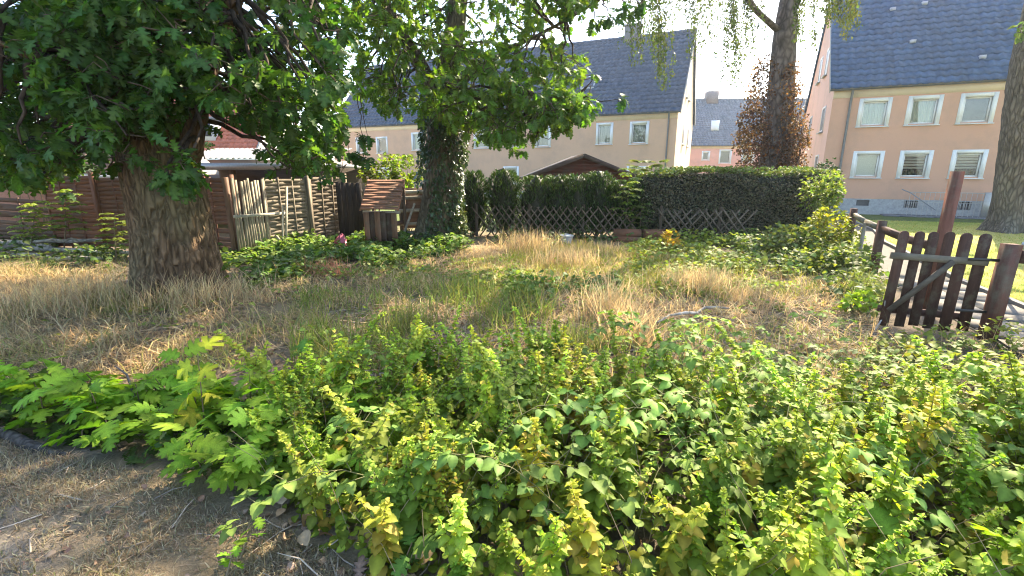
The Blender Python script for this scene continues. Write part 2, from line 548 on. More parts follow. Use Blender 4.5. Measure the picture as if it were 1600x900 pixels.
QUADLEAF = (np.array([(0, 0, 0), (0.3, 0.5, 0.06), (0, 1.0, -0.1), (-0.3, 0.5, 0.06)], float), np.array([(0, 1, 2, 3)]))
def blade(segs=3, w=1.0, bend=0.5):
    t = np.linspace(0, 1, segs + 1)
    v = []
    for k in t:
        hw = 0.5 * w * (1 - k ** 1.6)
        th = bend * k * 1.6
        y = np.sin(th) / (bend * 1.6) if bend else 0
        z = k if not bend else np.sin(th) / (bend * 1.6)
        y = (1 - np.cos(th)) / (bend * 1.6) if bend else 0
        if k < 1:
            v += [(-hw, y, z), (hw, y, z)]
        else:
            v += [(0, y, z)]
    f = []
    for i in range(segs - 1):
        a = 2 * i
        f += [(a, a + 1, a + 3), (a, a + 3, a + 2)]
    a = 2 * (segs - 1)
    f += [(a, a + 1, a + 2)]
    return np.array(v, float), np.array(f)
def grass(mb, pos, length, width, col, lean=0.35, bends=(0.3, 0.7, 1.1), segs=3):
    """upright blades; every blade turns its own way and bends over"""
    n = len(pos)
    if n == 0:
        return
    length = np.broadcast_to(length, (n,))
    which = rng.integers(0, len(bends), n)
    ang = rnd(0, 2 * math.pi, n)
    for w, bd in enumerate(bends):
        k = which == w
        tv, tf = blade(segs, 1.0, bd)
        m = k.sum()
        if not m:
            continue
        ca, sa = np.cos(ang[k]), np.sin(ang[k])
        L = length[k]
        ln = rng.normal(0, lean, m)
        X = tv[None, :, 0] * width * rnd(0.6, 1.4, m)[:, None]
        Y = tv[None, :, 1] * L[:, None] + ln[:, None] * tv[None, :, 2] * L[:, None]
        Z = tv[None, :, 2] * L[:, None] * np.sqrt(np.clip(1 - np.minimum(np.abs(ln), 0.9) ** 2, 0.1, 1))[:, None]
        tw = rnd(-1.2, 1.2, m)
        cx, sx = np.cos(ang[k] + tw), np.sin(ang[k] + tw)
        V = np.stack([X * cx[:, None] + Y * ca[:, None], X * sx[:, None] + Y * sa[:, None], Z], -1) + pos[k][:, None, :]
        q = len(tv)
        Fc = (tf[None] + (np.arange(m) * q)[:, None, None]).reshape(-1, 3)
        C = np.broadcast_to(np.asarray(col, float), (n, 3))[k]
        mb.v.append(V.reshape(-1, 3))
        mb.f.append(Fc + mb.n)
        mb.c.append(np.repeat(C, q, axis=0))
        mb.n += m * q
def shades(base, n, val=0.25, hue=0.12):
    base = np.asarray(base, float)
    c = base[None] * rnd(1 - val, 1 + val, n)[:, None] * (1 + rng.normal(0, hue, (n, 3)) * np.array([1, 0.4, 0.6]))
    return np.clip(c, 0.005, 0.9)

# ================================================================ the setting
def ground():
    xs = np.unique(np.concatenate([np.linspace(-300, -16, 14), np.arange(-16, 9, 0.14), np.linspace(9, 20, 30), np.linspace(20, 300, 14)]))
    ys = np.unique(np.concatenate([np.linspace(-60, -1, 8), np.arange(-1, 13, 0.14), np.linspace(13, 30, 24), np.linspace(30, 600, 14)]))
    X, Y = np.meshgrid(xs, ys)
    Z = gz(X, Y)
    p = np.stack([X * 0.7, Y * 0.7, 0 * X], -1)
    n = fbm(p, 11, 4)
    n2 = fbm(p * 3.1 + 9, 21, 3)
    soil = np.array([0.15, 0.118, 0.088])
    straw = np.array([0.27, 0.205, 0.125])
    grey = np.array([0.25, 0.22, 0.185])
    green = np.array([0.11, 0.14, 0.045])
    k = np.clip(0.5 + 0.9 * n + 0.5 * n2, 0, 1)[..., None]
    C = soil * (1 - k) + straw * k
    near = (np.clip((3.0 - Y) / 0.8, 0, 1) * np.clip((0.3 - X) / 0.8, 0, 1))[..., None]
    k2 = np.clip(0.5 + 1.2 * n2, 0, 1)[..., None]
    C = C * (1 - near) + (grey * (1 - k2) + straw * k2) * near
    far = np.clip((Y - 13) / 3, 0, 1)[..., None]
    C = C * (1 - far) + green * far
    mb = MB()
    ny, nx = X.shape
    i, j = np.meshgrid(np.arange(ny - 1), np.arange(nx - 1), indexing='ij')
    a = (i * nx + j).ravel()
    mb.add(np.stack([X, Y, Z], -1).reshape(-1, 3), np.stack([a, a + 1, a + nx + 1, a + nx], 1), C.reshape(-1, 3))
    structure(mb.build("ground", M['soil'], smooth=True))
ground()

FL = [np.array(p) for p in ((3.6, 1.9), (4.95, 4.75), (5.30, 5.80), (5.96, 7.65), (6.97, 9.75), (8.0, 12.0), (9.4, 14.2), (10.9, 17.5))]   # the line of the side fence
def offset_line(line, d):
    out = []
    for i, p in enumerate(line):
        t = line[min(i + 1, len(line) - 1)] - line[max(i - 1, 0)]
        t = t / np.linalg.norm(t)
        out.append(p + np.array([t[1], -t[0]]) * d)
    return out
def strip(mb, a, b, z, col, thick=None):
    n = len(a)
    v = [(p[0], p[1], z) for p in a] + [(p[0], p[1], z) for p in b]
    f = [(i, n + i, n + i + 1, i + 1) for i in range(n - 1)]
    mb.add(v, f, col)
    if thick:
        for side in (a, b):
            v = [(p[0], p[1], z) for p in side] + [(p[0], p[1], z - thick) for p in side]
            mb.add(v, [(i, i + 1, n + i + 1, n + i) for i in range(n - 1)], col)
e0, e1, e2 = offset_line(FL, 0.12), offset_line(FL, 1.15), offset_line(FL, 1.23)
mb = MB()
strip(mb, e0, e1, 0.012, (0.12, 0.11, 0.09))
path = structure(mb.build("path", M['concrete']))
# paving slabs of the path, with open joints
dense0 = [e0[i] + (e0[i + 1] - e0[i]) * t for i in range(len(e0) - 1) for t in np.linspace(0, 1, 4)[:-1]]
dense1 = [e1[i] + (e1[i + 1] - e1[i]) * t for i in range(len(e1) - 1) for t in np.linspace(0, 1, 4)[:-1]]
for i in range(len(dense0) - 1):
    if dense0[i][1] > 7.0:
        break
    for a, b in ((0.02, 0.49), (0.51, 0.98)):
        q = []
        for (p0, p1), t in (((dense0[i], dense1[i]), 0.03), ((dense0[i + 1], dense1[i + 1]), -0.03)):
            d0 = (dense0[i + 1] - dense0[i]) * t
            q.append((p0 + (p1 - p0) * a + d0, p0 + (p1 - p0) * b + d0))
        c = [q[0][0], q[0][1], q[1][1], q[1][0]]
        h = 0.030 + rnd(0, 0.006)
        s = MB()
        s.add([(p[0], p[1], 0.013) for p in c] + [(p[0], p[1], h) for p in c], [(4, 5, 6, 7), (0, 1, 5, 4), (1, 2, 6, 5), (2, 3, 7, 6), (3, 0, 4, 7)], np.array([0.155, 0.14, 0.12]) * rnd(0.92, 1.06))
        s.build("paving_slab", M['concrete'], path)
mb = MB()
strip(mb, e1, e2, 0.075, (0.16, 0.15, 0.14), 0.1)
structure(mb.build("kerb", M['concrete']))
mb = MB()
lx = offset_line(FL, 1.235)
far = [np.array([34, p[1] - 4]) for p in lx]
nn = 60
A = np.array(lx)
t = np.linspace(0, len(lx) - 1, nn)
A = np.column_stack([np.interp(t, np.arange(len(lx)), A[:, k]) for k in (0, 1)])
u = np.linspace(0, 1, 60) ** 1.5
V, C = [], []
for p in A:
    for k in u:
        q = np.array([p[0] + (32 - p[0]) * k, p[1] - 6 * k])
        V.append((q[0], q[1], 0.02))
V = np.array(V)
n = fbm(np.column_stack([V[:, 0] * 0.5, V[:, 1] * 0.5, 0 * V[:, 0]]), 31, 4)[:, None]
C = np.array([0.25, 0.29, 0.06]) * (1 - np.clip(0.5 + n, 0, 1)) + np.array([0.42, 0.38, 0.12]) * np.clip(0.5 + n, 0, 1)
i, j = np.meshgrid(np.arange(nn - 1), np.arange(59), indexing='ij')
a = (i * 60 + j).ravel()
mb.add(V, np.stack([a, a + 1, a + 61, a + 60], 1), C)
structure(mb.build("lawn", M['soil']))
lawn_spots = []
for _ in range(1):
    k = rng.uniform(0, 1, (60000, 2))
    base = np.column_stack([np.interp(k[:, 0] * 7, np.arange(len(lx)), np.array(lx)[:, c]) for c in (0, 1)])
    kk = k[:, 1] ** 1.3 * 0.5
    q = np.column_stack([base[:, 0] + (32 - base[:, 0]) * kk, base[:, 1] - 6 * kk, np.full(len(kk), 0.02)])
    px, py = proj(q)
    q = q[(px > 1200) & (px < 1900) & (q[:, 1] > 4)]
mb = MB()
nz_ = fbm(q * 0.6, 41, 3)
c = np.where((nz_ + rng.normal(0, 0.35, len(q)) > 0.1)[:, None], shades((0.45, 0.39, 0.13), len(q)), shades((0.25, 0.31, 0.06), len(q)))
grass(mb, q, rnd(0.025, 0.06, len(q)), 0.008, c, 0.4, (0.6, 1.0), 2)
tag(mb.build("lawn_grass", M['straw']), "short yellowish mown grass beside the paved path", "grass", kind="stuff")

# ---------------------------------------------------------------- houses
PEACH = (0.59, 0.345, 0.245)
def tile_slope(mb, O, ax, up, nrm, L, S, col, tw=0.30, rh=0.335, amp=0.05):
    O, ax, up, nrm = (np.asarray(a, float) for a in (O, ax, up, nrm))
    nc, nr = max(2, int(round(L / tw))), max(2, int(round(S / rh)))
    tw, rh = L / nc, S / nr
    prof_x = np.array([0, 0.18, 0.38, 0.62, 0.85])
    prof_h = np.array([0.2, 0.9, 1.0, 0.15, 0.0]) * amp
    cx = (np.arange(nc)[:, None] + prof_x[None]).ravel() * tw
    ch = np.tile(prof_h, nc)
    m = len(cx)
    for r in range(nr):
        rows = [(r * rh, 0.0), (r * rh, 0.045), ((r + 1) * rh + 0.01, 0.004)]
        tone = rnd(0.86, 1.14, nc)[:, None] * np.ones((1, 5))
        colr = np.asarray(col)[None] * tone.ravel()[:, None]
        V = []
        for s_, h_ in rows:
            V.append(O[None] + np.outer(cx, ax) + up[None] * s_ + np.outer(ch + h_, nrm))
        i, j = np.meshgrid(np.arange(2), np.arange(m - 1), indexing='ij')
        a = (i * m + j).ravel()
        mb.add(np.concatenate(V), np.stack([a, a + 1, a + m + 1, a + m], 1), np.tile(colr, (3, 1)))
def wall_holes(mb, L, z0, z1, holes, col, depth=0.14):
    xs = sorted({0.0, L, *[h[0] for h in holes], *[h[1] for h in holes]})
    zs = sorted({z0, z1, *[h[2] for h in holes], *[h[3] for h in holes]})
    for a, b in zip(xs[:-1], xs[1:]):
        for c, d in zip(zs[:-1], zs[1:]):
            mx, mz = (a + b) / 2, (c + d) / 2
            if any(h[0] < mx < h[1] and h[2] < mz < h[3] for h in holes):
                continue
            mb.add([(a, 0, c), (b, 0, c), (b, 0, d), (a, 0, d)], [(0, 1, 2, 3)], col)
    for a, b, c, d in holes:
        mb.add([(a, 0, c), (b, 0, c), (b, 0, d), (a, 0, d), (a, depth, c), (b, depth, c), (b, depth, d), (a, depth, d)],
               [(0, 4, 5, 1), (1, 5, 6, 2), (2, 6, 7, 3), (3, 7, 4, 0)], col)
def window(root, x0, x1, z0, z1, style, border=0.10):
    """white frame set in the opening, with glass, sill and whatever hangs behind the glass"""
    W = (0.74, 0.74, 0.72)
    m = MB()
    for a, b, c, d in ((x0 - border, x0 + 0.03, z0 - 0.04, z1 + border), (x1 - 0.03, x1 + border, z0 - 0.04, z1 + border), (x0 + 0.03, x1 - 0.03, z1 - 0.03, z1 + border)):
        m.box((a, -0.015, c), (b, 0.06, d), W)
    f = 0.06
    for a, b, c, d in ((x0 + 0.03, x0 + 0.03 + f, z0, z1 - 0.03), (x1 - 0.03 - f, x1 - 0.03, z0, z1 - 0.03), (x0 + 0.03 + f, x1 - 0.03 - f, z0, z0 + f), (x0 + 0.03 + f, x1 - 0.03 - f, z1 - 0.03 - f, z1 - 0.03)):
        m.box((a, 0.07, c), (b, 0.125, d), W)
    w = m.build("window", M['white_paint'], root)
    w["_local"] = 1
    def sub(name, mbx, mat):
        o = link(name, mbx.mesh(name, mat), w)
        return o
    g = MB()
    gx0, gx1, gz0, gz1 = x0 + 0.09, x1 - 0.09, z0 + 0.06, z1 - 0.09
    g.add([(gx0, 0.10, gz0), (gx1, 0.10, gz0), (gx1, 0.10, gz1), (gx0, 0.10, gz1)], [(0, 1, 2, 3)])
    sub("pane", g, M['glass'])
    s = MB()
    s.box((x0 - border - 0.02, -0.09, z0 - 0.075), (x1 + border + 0.02, 0.05, z0 - 0.042), (0.68, 0.68, 0.66))
    sub("sill", s, M['white_paint'])
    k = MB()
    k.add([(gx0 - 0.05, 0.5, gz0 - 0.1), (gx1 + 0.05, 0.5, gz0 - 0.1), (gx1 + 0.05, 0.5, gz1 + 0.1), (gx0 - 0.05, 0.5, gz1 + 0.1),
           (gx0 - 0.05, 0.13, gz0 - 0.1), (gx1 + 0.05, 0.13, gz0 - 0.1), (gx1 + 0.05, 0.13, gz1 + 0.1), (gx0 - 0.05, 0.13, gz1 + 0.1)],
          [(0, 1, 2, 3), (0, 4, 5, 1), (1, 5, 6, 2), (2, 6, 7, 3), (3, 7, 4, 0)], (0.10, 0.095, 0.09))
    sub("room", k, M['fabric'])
    if style in ('curtain', 'half'):
        k = MB()
        n = 60
        xx = np.linspace(gx0 - 0.03, gx1 + 0.03, n)
        if style == 'half':
            xx = np.linspace(gx0 + (gx1 - gx0) * 0.05, gx1 - (gx1 - gx0) * 0.05, n)
        yy = 0.19 + 0.018 * np.sin(xx * 62) + 0.01 * np.sin(xx * 27 + 1)
        v = np.concatenate([np.column_stack([xx, yy, np.full(n, gz0 - 0.05)]), np.column_stack([xx, yy, np.full(n, gz1 + 0.04)])])
        i = np.arange(n - 1)
        k.add(v, np.stack([i, i + 1, n + i + 1, n + i], 1), (0.62, 0.66, 0.58) if style == 'curtain' else (0.32, 0.33, 0.31))
        sub("curtain", k, M['fabric'])
    if style == 'roller':
        k = MB()
        k.add([(gx0, 0.16, gz0), (gx1, 0.16, gz0), (gx1, 0.16, gz1), (gx0, 0.16, gz1)], [(0, 1, 2, 3)], (0.78, 0.77, 0.70))
        sub("roller_blind", k, M['fabric'])
    if style == 'stripes':
        z = gz1
        bl = MB()
        while z > gz0 + (gz1 - gz0) * 0.38:
            bl.box((gx0, 0.16, z - 0.07), (gx1, 0.165, z), (0.62, 0.61, 0.57))
            z -= 0.105
        sub("striped_blind", bl, M['fabric'])
        k = MB()
        for px_ in np.linspace(gx0 + 0.12, gx1 - 0.12, 3):
            k.lay(OVATES[0], np.array([[px_, 0.2, gz0]] * 14), np.column_stack([rng.normal(0, 0.5, 14), rng.normal(0, 0.3, 14), np.ones(14)]), rnd(0, 6, 14), rnd(0.12, 0.25, 14), shades((0.3, 0.3, 0.22), 14))
        sub("potted_plant", k, M['leaf'])
    return w
def house(name, label, loc, rotz, L, D, eave, ridge, col, roofcol, wins, gable=None, plinth=0.0, gable_wins=(), over=0.13, tile=True, band=True, cellar=(), pipe=None, lit_gable=None):
    r = thing(name, label, "house", loc, rotz=rotz, local=True)
    holes = [(w[0], w[1], w[2], w[3]) for w in wins]
    m = MB()
    wall_holes(m, L, plinth, eave, holes, col)
    m.build("front_wall", M['plaster'], r)
    g = MB()
    gc = lit_gable or col  # gables can take a wall colour brightened for the light on them
    for x, flip in ((0.0, False), (L, True)):
        v = [(x, 0, 0), (x, D, 0), (x, D, eave), (x, D / 2, ridge - 0.05), (x, 0, eave)]
        g.add(v, [(0, 1, 2, 3, 4)] if flip else [(4, 3, 2, 1, 0)], gc)
    g.add([(0, D, 0), (L, D, 0), (L, D, eave), (0, D, eave)], [(3, 2, 1, 0)], col)
    g.build("gable_wall", M['plaster'], r)
    if plinth:
        p = MB()
        ch = [(c[0], c[1], c[2], c[3]) for c in cellar]
        pm = MB()
        wall_holes(pm, L, -0.1, plinth, ch, (0.36, 0.36, 0.365), 0.2)
        pm.v = [v + np.array([0, -0.03, 0]) for v in pm.v]
        pm.box((0, -0.03, plinth), (L, 0.0, plinth + 0.012), (0.36, 0.36, 0.365))
        pm.build("plinth", M['concrete'], r)
        for c in cellar:
            cw = MB()
            cw.add([(c[0], 0.12, c[2]), (c[1], 0.12, c[2]), (c[1], 0.12, c[3]), (c[0], 0.12, c[3])], [(0, 1, 2, 3)], (0.11, 0.11, 0.12))
            o = cw.build("cellar_window", M['plastic'], r)
            if c[4]:
                for x in np.linspace(c[0] + 0.04, c[1] - 0.04, 6):
                    b = MB()
                    b.box((x - 0.012, 0.02, c[2]), (x + 0.012, 0.044, c[3]), (0.5, 0.5, 0.5))
                    o2 = link("bar", b.mesh("bar", M['metal']), o)
    for w in wins:
        window(r, *w)
    for side, y0, y1, z0, z1 in gable_wins:
        x = -0.02 if side < 0 else L + 0.02
        s = MB()
        xa, xb = (x, 0.0) if side < 0 else (L, x)
        for a, b, c, d in ((y0 - 0.08, y0, z0 - 0.08, z1 + 0.08), (y1, y1 + 0.08, z0 - 0.08, z1 + 0.08), (y0, y1, z1, z1 + 0.08), (y0, y1, z0 - 0.08, z0)):
            s.box((xa, a, c), (xb, b, d), (0.62, 0.55, 0.50))
        o = s.build("window", M['white_paint'], r)
        p = MB()
        xp = -0.006 if side < 0 else L + 0.006
        p.add([(xp, y0, z0), (xp, y1, z0), (xp, y1, z1), (xp, y0, z1)], [(0, 1, 2, 3)], (0.06, 0.065, 0.07))
        link("pane", p.mesh("pane", M['plastic']), o)
        sl = MB()
        xs_ = (-0.12, 0.0) if side < 0 else (L, L + 0.12)
        sl.box((xs_[0], y0 - 0.1, z0 - 0.12), (xs_[1], y1 + 0.1, z0 - 0.082), (0.3, 0.3, 0.3))
        link("sill", sl.mesh("sill", M['metal']), o)
    sl = math.hypot(D / 2, ridge - eave)
    ux, uz = (D / 2) / sl, (ridge - eave) / sl
    S = sl + over
    m = MB()
    ov = 0.14
    tile_slope(m, (-ov, -over * ux, eave - over * uz + 0.06), (1, 0, 0), (0, ux, uz), (0, -uz, ux), L + 2 * ov, S, roofcol)
    tile_slope(m, (L + ov, D + over * ux, eave - over * uz + 0.06), (-1, 0, 0), (0, -ux, uz), (0, uz, ux), L + 2 * ov, S, roofcol)
    n = int((L + 2 * ov) / 0.4)
    for i in range(n):
        m.tube([(-ov + i * (L + 2 * ov) / n, D / 2, ridge + 0.06), (-ov + (i + 1.08) * (L + 2 * ov) / n, D / 2, ridge + 0.075)], [0.12, 0.135], 8, np.array(roofcol) * rnd(0.85, 1.1))
    rf = m.build("roof", M['roof_tile'], r)
    rf["kind"] = "stuff"
    # boards under the roof edge at both gables and the eaves
    u = MB()
    for x in (-ov - 0.02, L + ov - 0.005):
        for s in (1, -1):
            y0 = -over * ux if s > 0 else D + over * ux
            z0 = eave - over * uz
            u.add([(x, y0, z0 - 0.06), (x, D / 2, ridge - 0.06), (x, D / 2, ridge + 0.10), (x, y0, z0 + 0.10),
                   (x + 0.025, y0, z0 - 0.06), (x + 0.025, D / 2, ridge - 0.06), (x + 0.025, D / 2, ridge + 0.10), (x + 0.025, y0, z0 + 0.10)],
                  [(0, 1, 2, 3), (4, 7, 6, 5), (3, 2, 6, 7), (0, 4, 5, 1), (0, 3, 7, 4)], (0.42, 0.40, 0.38))
    u.add([(-ov, -over * ux, eave - over * uz), (L + ov, -over * ux, eave - over * uz), (L + ov, 0.02, eave + 0.02), (-ov, 0.02, eave + 0.02)], [(0, 3, 2, 1)], (0.6, 0.55, 0.48))
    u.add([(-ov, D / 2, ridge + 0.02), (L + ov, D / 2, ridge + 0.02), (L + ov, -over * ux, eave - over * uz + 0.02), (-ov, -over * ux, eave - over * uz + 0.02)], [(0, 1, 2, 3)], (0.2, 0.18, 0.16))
    u.build("roof_edge", M['white_paint'], r)
    gt = MB()
    a = np.linspace(math.pi, 2 * math.pi, 7)
    prof = np.column_stack([-over * ux - 0.07 + 0.065 * np.cos(a), eave - over * uz + 0.06 + 0.065 * np.sin(a)])
    v = np.concatenate([[(x, p[0], p[1]) for p in prof] for x in (-ov, L + ov)])
    i = np.arange(6)
    gt.add(v, np.stack([i, i + 1, i + 8, i + 7], 1), (0.13, 0.14, 0.15))
    gt.build("gutter", M['metal'], r)
    if band:
        b = MB()
        b.box((0, -0.012, eave - 0.36), (L, -0.001, eave - 0.06), (0.70, 0.56, 0.38))
        b.build("eave_band", M['plaster'], r)
    if pipe is not None:
        b = MB()
        b.tube([(pipe, -over * ux - 0.07, eave - over * uz), (pipe, -0.1, eave - 0.35), (pipe, -0.07, eave - 0.5), (pipe, -0.07, 0.05)], 0.045, 8, (0.16, 0.17, 0.18))
        b.build("downpipe", M['metal'], r, smooth=True)
    return r

ANG = math.radians(-25)
right_house = house("apartment_house", "peach rendered house with dark tiled roof and grey cellar plinth beside the mown lawn", (12.7, 20.0, 0), ANG, 13.0, 9.0, 4.83, 9.76, PEACH, (0.050, 0.095, 0.180),  # blue of flare and sky reflection put into the tile colour
    [(1.0, 1.84, 3.42, 4.32, 'curtain'), (2.52, 3.36, 3.42, 4.32, 'curtain'), (4.04, 4.88, 3.42, 4.32, 'bare'), (5.6, 6.44, 3.42, 4.32, 'curtain'),
     (1.08, 1.90, 1.48, 2.36, 'roller'), (2.58, 3.40, 1.48, 2.36, 'stripes'), (4.14, 4.96, 1.48, 2.36, 'stripes'), (5.6, 6.44, 1.48, 2.36, 'curtain')],
    plinth=0.60, gable_wins=[(-1, 1.5, 2.3, 3.4, 4.3), (-1, 5.8, 6.6, 3.4, 4.3), (-1, 1.5, 2.3, 1.3, 2.3), (-1, 5.8, 6.6, 1.3, 2.3), (-1, 2.9, 3.6, 5.9, 6.9), (-1, 4.9, 5.6, 5.9, 6.9)],
    cellar=[(1.35, 1.78, 0.33, 0.56, False), (2.90, 3.32, 0.30, 0.58, True), (4.42, 4.92, 0.28, 0.58, True)], pipe=0.60, lit_gable=(0.68, 0.41, 0.32))  # gable coloured pinker and paler, haze and sky light painted in
# little roof fittings: snow hooks and vent tiles on the dark roof
sl = math.hypot(4.5, 4.93)
for sx, sd in ((2.0, 4.35), (3.05, 4.5), (2.55, 2.2), (5.6, 5.0), (4.5, 1.0)):
    m = MB()
    y, z = 4.5 / sl * sd, 4.83 + 4.93 / sl * sd
    m.box((sx - 0.09, y - 0.1, z + 0.08), (sx + 0.09, y + 0.1, z + 0.2), (0.45, 0.47, 0.5))
    m.build("vent_tile", M['metal'], right_house)
# handrail and railing of the cellar stair
m = MB()
m.tube([(2.62, -0.55, 1.02), (2.9, -0.55, 0.9), (3.75, -0.55, 0.28)], 0.02, 6, (0.30, 0.30, 0.31))
m.tube([(2.9, -0.55, 0.92), (5.45, -0.55, 0.92)], 0.014, 6, (0.45, 0.42, 0.40))
m.tube([(2.9, -0.55, 0.55), (5.45, -0.55, 0.55)], 0.010, 6, (0.45, 0.42, 0.40))
for x in np.arange(2.9, 5.5, 0.15):
    m.tube([(x, -0.55, 0.0), (x, -0.55, 0.92)], 0.008, 5, (0.45, 0.42, 0.40))
m.box((5.05, -0.6, 0.02), (5.4, -0.52, 0.95), (0.5, 0.47, 0.44))
st = thing("stair_railing", "thin metal railing with sloping handrail in front of the grey cellar plinth", "railing", (12.7, 20.0, 0), rotz=ANG, local=True)
m.build("railing", M['metal'], st)
m = MB()
for i in range(8):
    m.box((2.2 + i * 0.5, -0.75, 0.0), (2.68 + i * 0.5, -0.06, 0.05 + 0.004 * (i % 2)), (0.17, 0.17, 0.18))
m.build("stair_edge", M['concrete'], st)

mid_house = house("apartment_house", "long peach rendered house with dark tiled roof and chimney behind the wooden garden shed", (9 - 0.9063 * 25, 27.2 + 0.4226 * 25, 0), ANG, 25.0, 9.0, 4.83, 9.76, (0.58, 0.37, 0.25), (0.062, 0.080, 0.115),
    [(2.35, 3.15, 2.95, 3.95, 'bare'), (4.25, 5.1, 2.95, 3.95, 'half'), (7.4, 8.25, 3.1, 4.15, 'curtain'), (9.4, 10.25, 3.1, 4.15, 'half'), (12.4, 13.3, 3.15, 4.2, 'half'), (14.62, 15.5, 3.15, 4.22, 'bare'), (16.75, 17.6, 3.15, 4.22, 'half'),
     (20.6, 21.4, 3.22, 4.28, 'half'), (22.55, 23.42, 3.2, 4.28, 'half'), (14.55, 15.45, 0.85, 1.85, 'curtain'), (20.6, 21.4, 0.85, 1.85, 'half'), (22.5, 23.4, 0.85, 1.85, 'half'), (4.25, 5.1, 0.85, 1.8, 'half')],
    plinth=0.4, gable_wins=[(1, 3.1, 3.6, 6.0, 7.0), (1, 4.6, 5.1, 6.0, 7.0), (1, 3.1, 3.6, 3.3, 4.3), (1, 3.1, 3.6, 1.0, 2.0), (1, 6.0, 6.5, 3.3, 4.3)], pipe=24.55, lit_gable=(0.74, 0.56, 0.38))  # gable coloured paler than the front, sunlight painted into the wall
m = MB()
m.box((20.9, 4.15, 9.2), (21.85, 4.85, 10.45), (0.16, 0.15, 0.15))
m.box((20.85, 4.1, 10.45), (21.9, 4.9, 10.55), (0.28, 0.27, 0.26))
m.build("chimney", M['concrete'], mid_house)
for s0, d0 in ((19.0, 2.2), (7.2, 1.7), (6.0, 1.6)):
    m = MB()
    n = np.array([0, -4.93 / sl, 4.5 / sl])
    up = np.array([0, 4.5 / sl, 4.93 / sl])
    O = np.array([s0, 0, 4.83]) + up * d0 + n * 0.12
    q = [O, O + np.array([0.85, 0, 0]), O + np.array([0.85, 0, 0]) + up * 1.1, O + up * 1.1]
    qq = [p - n * 0.12 for p in q]
    m.add(q + qq, [(0, 1, 2, 3), (0, 4, 5, 1), (1, 5, 6, 2), (2, 6, 7, 3), (3, 7, 4, 0)], (0.42, 0.42, 0.42))
    o = m.build("skylight", M['metal'], mid_house)
    g = MB()
    q = [O + np.array([0.08, 0, 0]) + up * 0.08 + n * 0.01, O + np.array([0.77, 0, 0]) + up * 0.08 + n * 0.01, O + np.array([0.77, 0, 0]) + up * 1.0 + n * 0.01, O + np.array([0.08, 0, 0]) + up * 1.0 + n * 0.01]
    g.add(q, [(0, 1, 2, 3)], (0.03, 0.035, 0.04))
    gm = M.setdefault('sky_glass', tint_mat("sky_glass", 0.03, 3.0, (1, 1, 1), 0.05, 0.0, 0.001, 1.0))
    link("pane", g.mesh("pane", gm), o)

far_house = house("pink_house", "salmon pink house with grey roof seen between the two peach houses", (15.0, 52.0, 0), math.radians(-2), 20.0, 10.0, 4.25, 9.3, (0.72, 0.36, 0.27), (0.13, 0.15, 0.18),
    [(5.1, 5.75, 2.75, 3.55, 'half'), (6.9, 8.0, 2.4, 3.7, 'half'), (9.2, 10.4, 2.45, 3.7, 'curtain'), (12.5, 13.6, 2.45, 3.7, 'half')], over=0.2)
m = MB()
m.box((6.6, 4.4, 8.9), (7.8, 5.6, 10.2), (0.20, 0.17, 0.16))
m.tube([(7.2, 5.0, 10.2), (7.2, 5.0, 10.9)], 0.05, 6, (0.3, 0.3, 0.3))
m.build("chimney", M['concrete'], far_house)
m = MB()
m.box((6.2, 1.3, 5.8), (7.0, 1.45, 6.8), (0.7, 0.72, 0.75))
m.build("skylight", M['white_paint'], far_house)

red_house = house("red_roofed_house", "white walled house with orange red tiled roof behind the oak trunk", (-28.4, 30.5, 0), math.radians(0), 12.5, 8.0, 3.0, 7.2, (0.80, 0.78, 0.74), (0.40, 0.115, 0.06),
    [(8.2, 9.2, 1.2, 2.4, 'half'), (10.2, 11.2, 1.2, 2.4, 'half')], over=0.3, band=False)
m = MB()
m.box((8.6, 0.3, 3.5), (9.9, 2.0, 4.75), (0.66, 0.66, 0.68))
m.box((8.5, 0.2, 4.75), (10.0, 2.8, 4.9), (0.16, 0.16, 0.18))
dm = m.build("dormer", M['white_paint'], red_house)
for x in (8.75, 9.35):
    g = MB()
    g.box((x, 0.285, 3.75), (x + 0.42, 0.3, 4.6), (0.05, 0.055, 0.07))
    link("pane", g.mesh("pane", M['plastic']), dm)

# ---------------------------------------------------------------- sheds behind the fences
shed = thing("garden_shed", "red brown wooden garden shed with dark pitched roof behind the clipped conifers", "shed", (2.2, 15.3, 0))
hw, ez, rz = 1.72, 1.52, 2.14
z = 0.0
while z < rz - 0.03:
    z1 = min(z + 0.118, rz)
    def half(zz):
        return hw if zz <= ez else max(0.02, hw * (rz - zz) / (rz - ez))
    a, b = half(z), half(z1)
    m = MB()
    c = np.array([0.135, 0.05, 0.032]) * rnd(0.85, 1.15)
    m.add([(2.2 - a, 15.3, z), (2.2 + a, 15.3, z), (2.2 + b, 15.318, z1), (2.2 - b, 15.318, z1), (2.2 - a, 15.35, z), (2.2 + a, 15.35, z), (2.2 + b, 15.35, z1), (2.2 - b, 15.35, z1)],
          [(0, 1, 2, 3), (0, 4, 5, 1), (3, 2, 6, 7), (4, 7, 6, 5), (0, 3, 7, 4), (1, 5, 6, 2)], c)
    m.build("board", M['wood_flat'], shed)
    z = z1
m = MB()
for s in (-1, 1):
    x = 2.2 + s * hw
    m.box((x - 0.02, 15.36, 0), (x + 0.02, 18.0, ez - 0.02), (0.13, 0.05, 0.03))
m.build("side_wall", M['wood_flat'], shed)
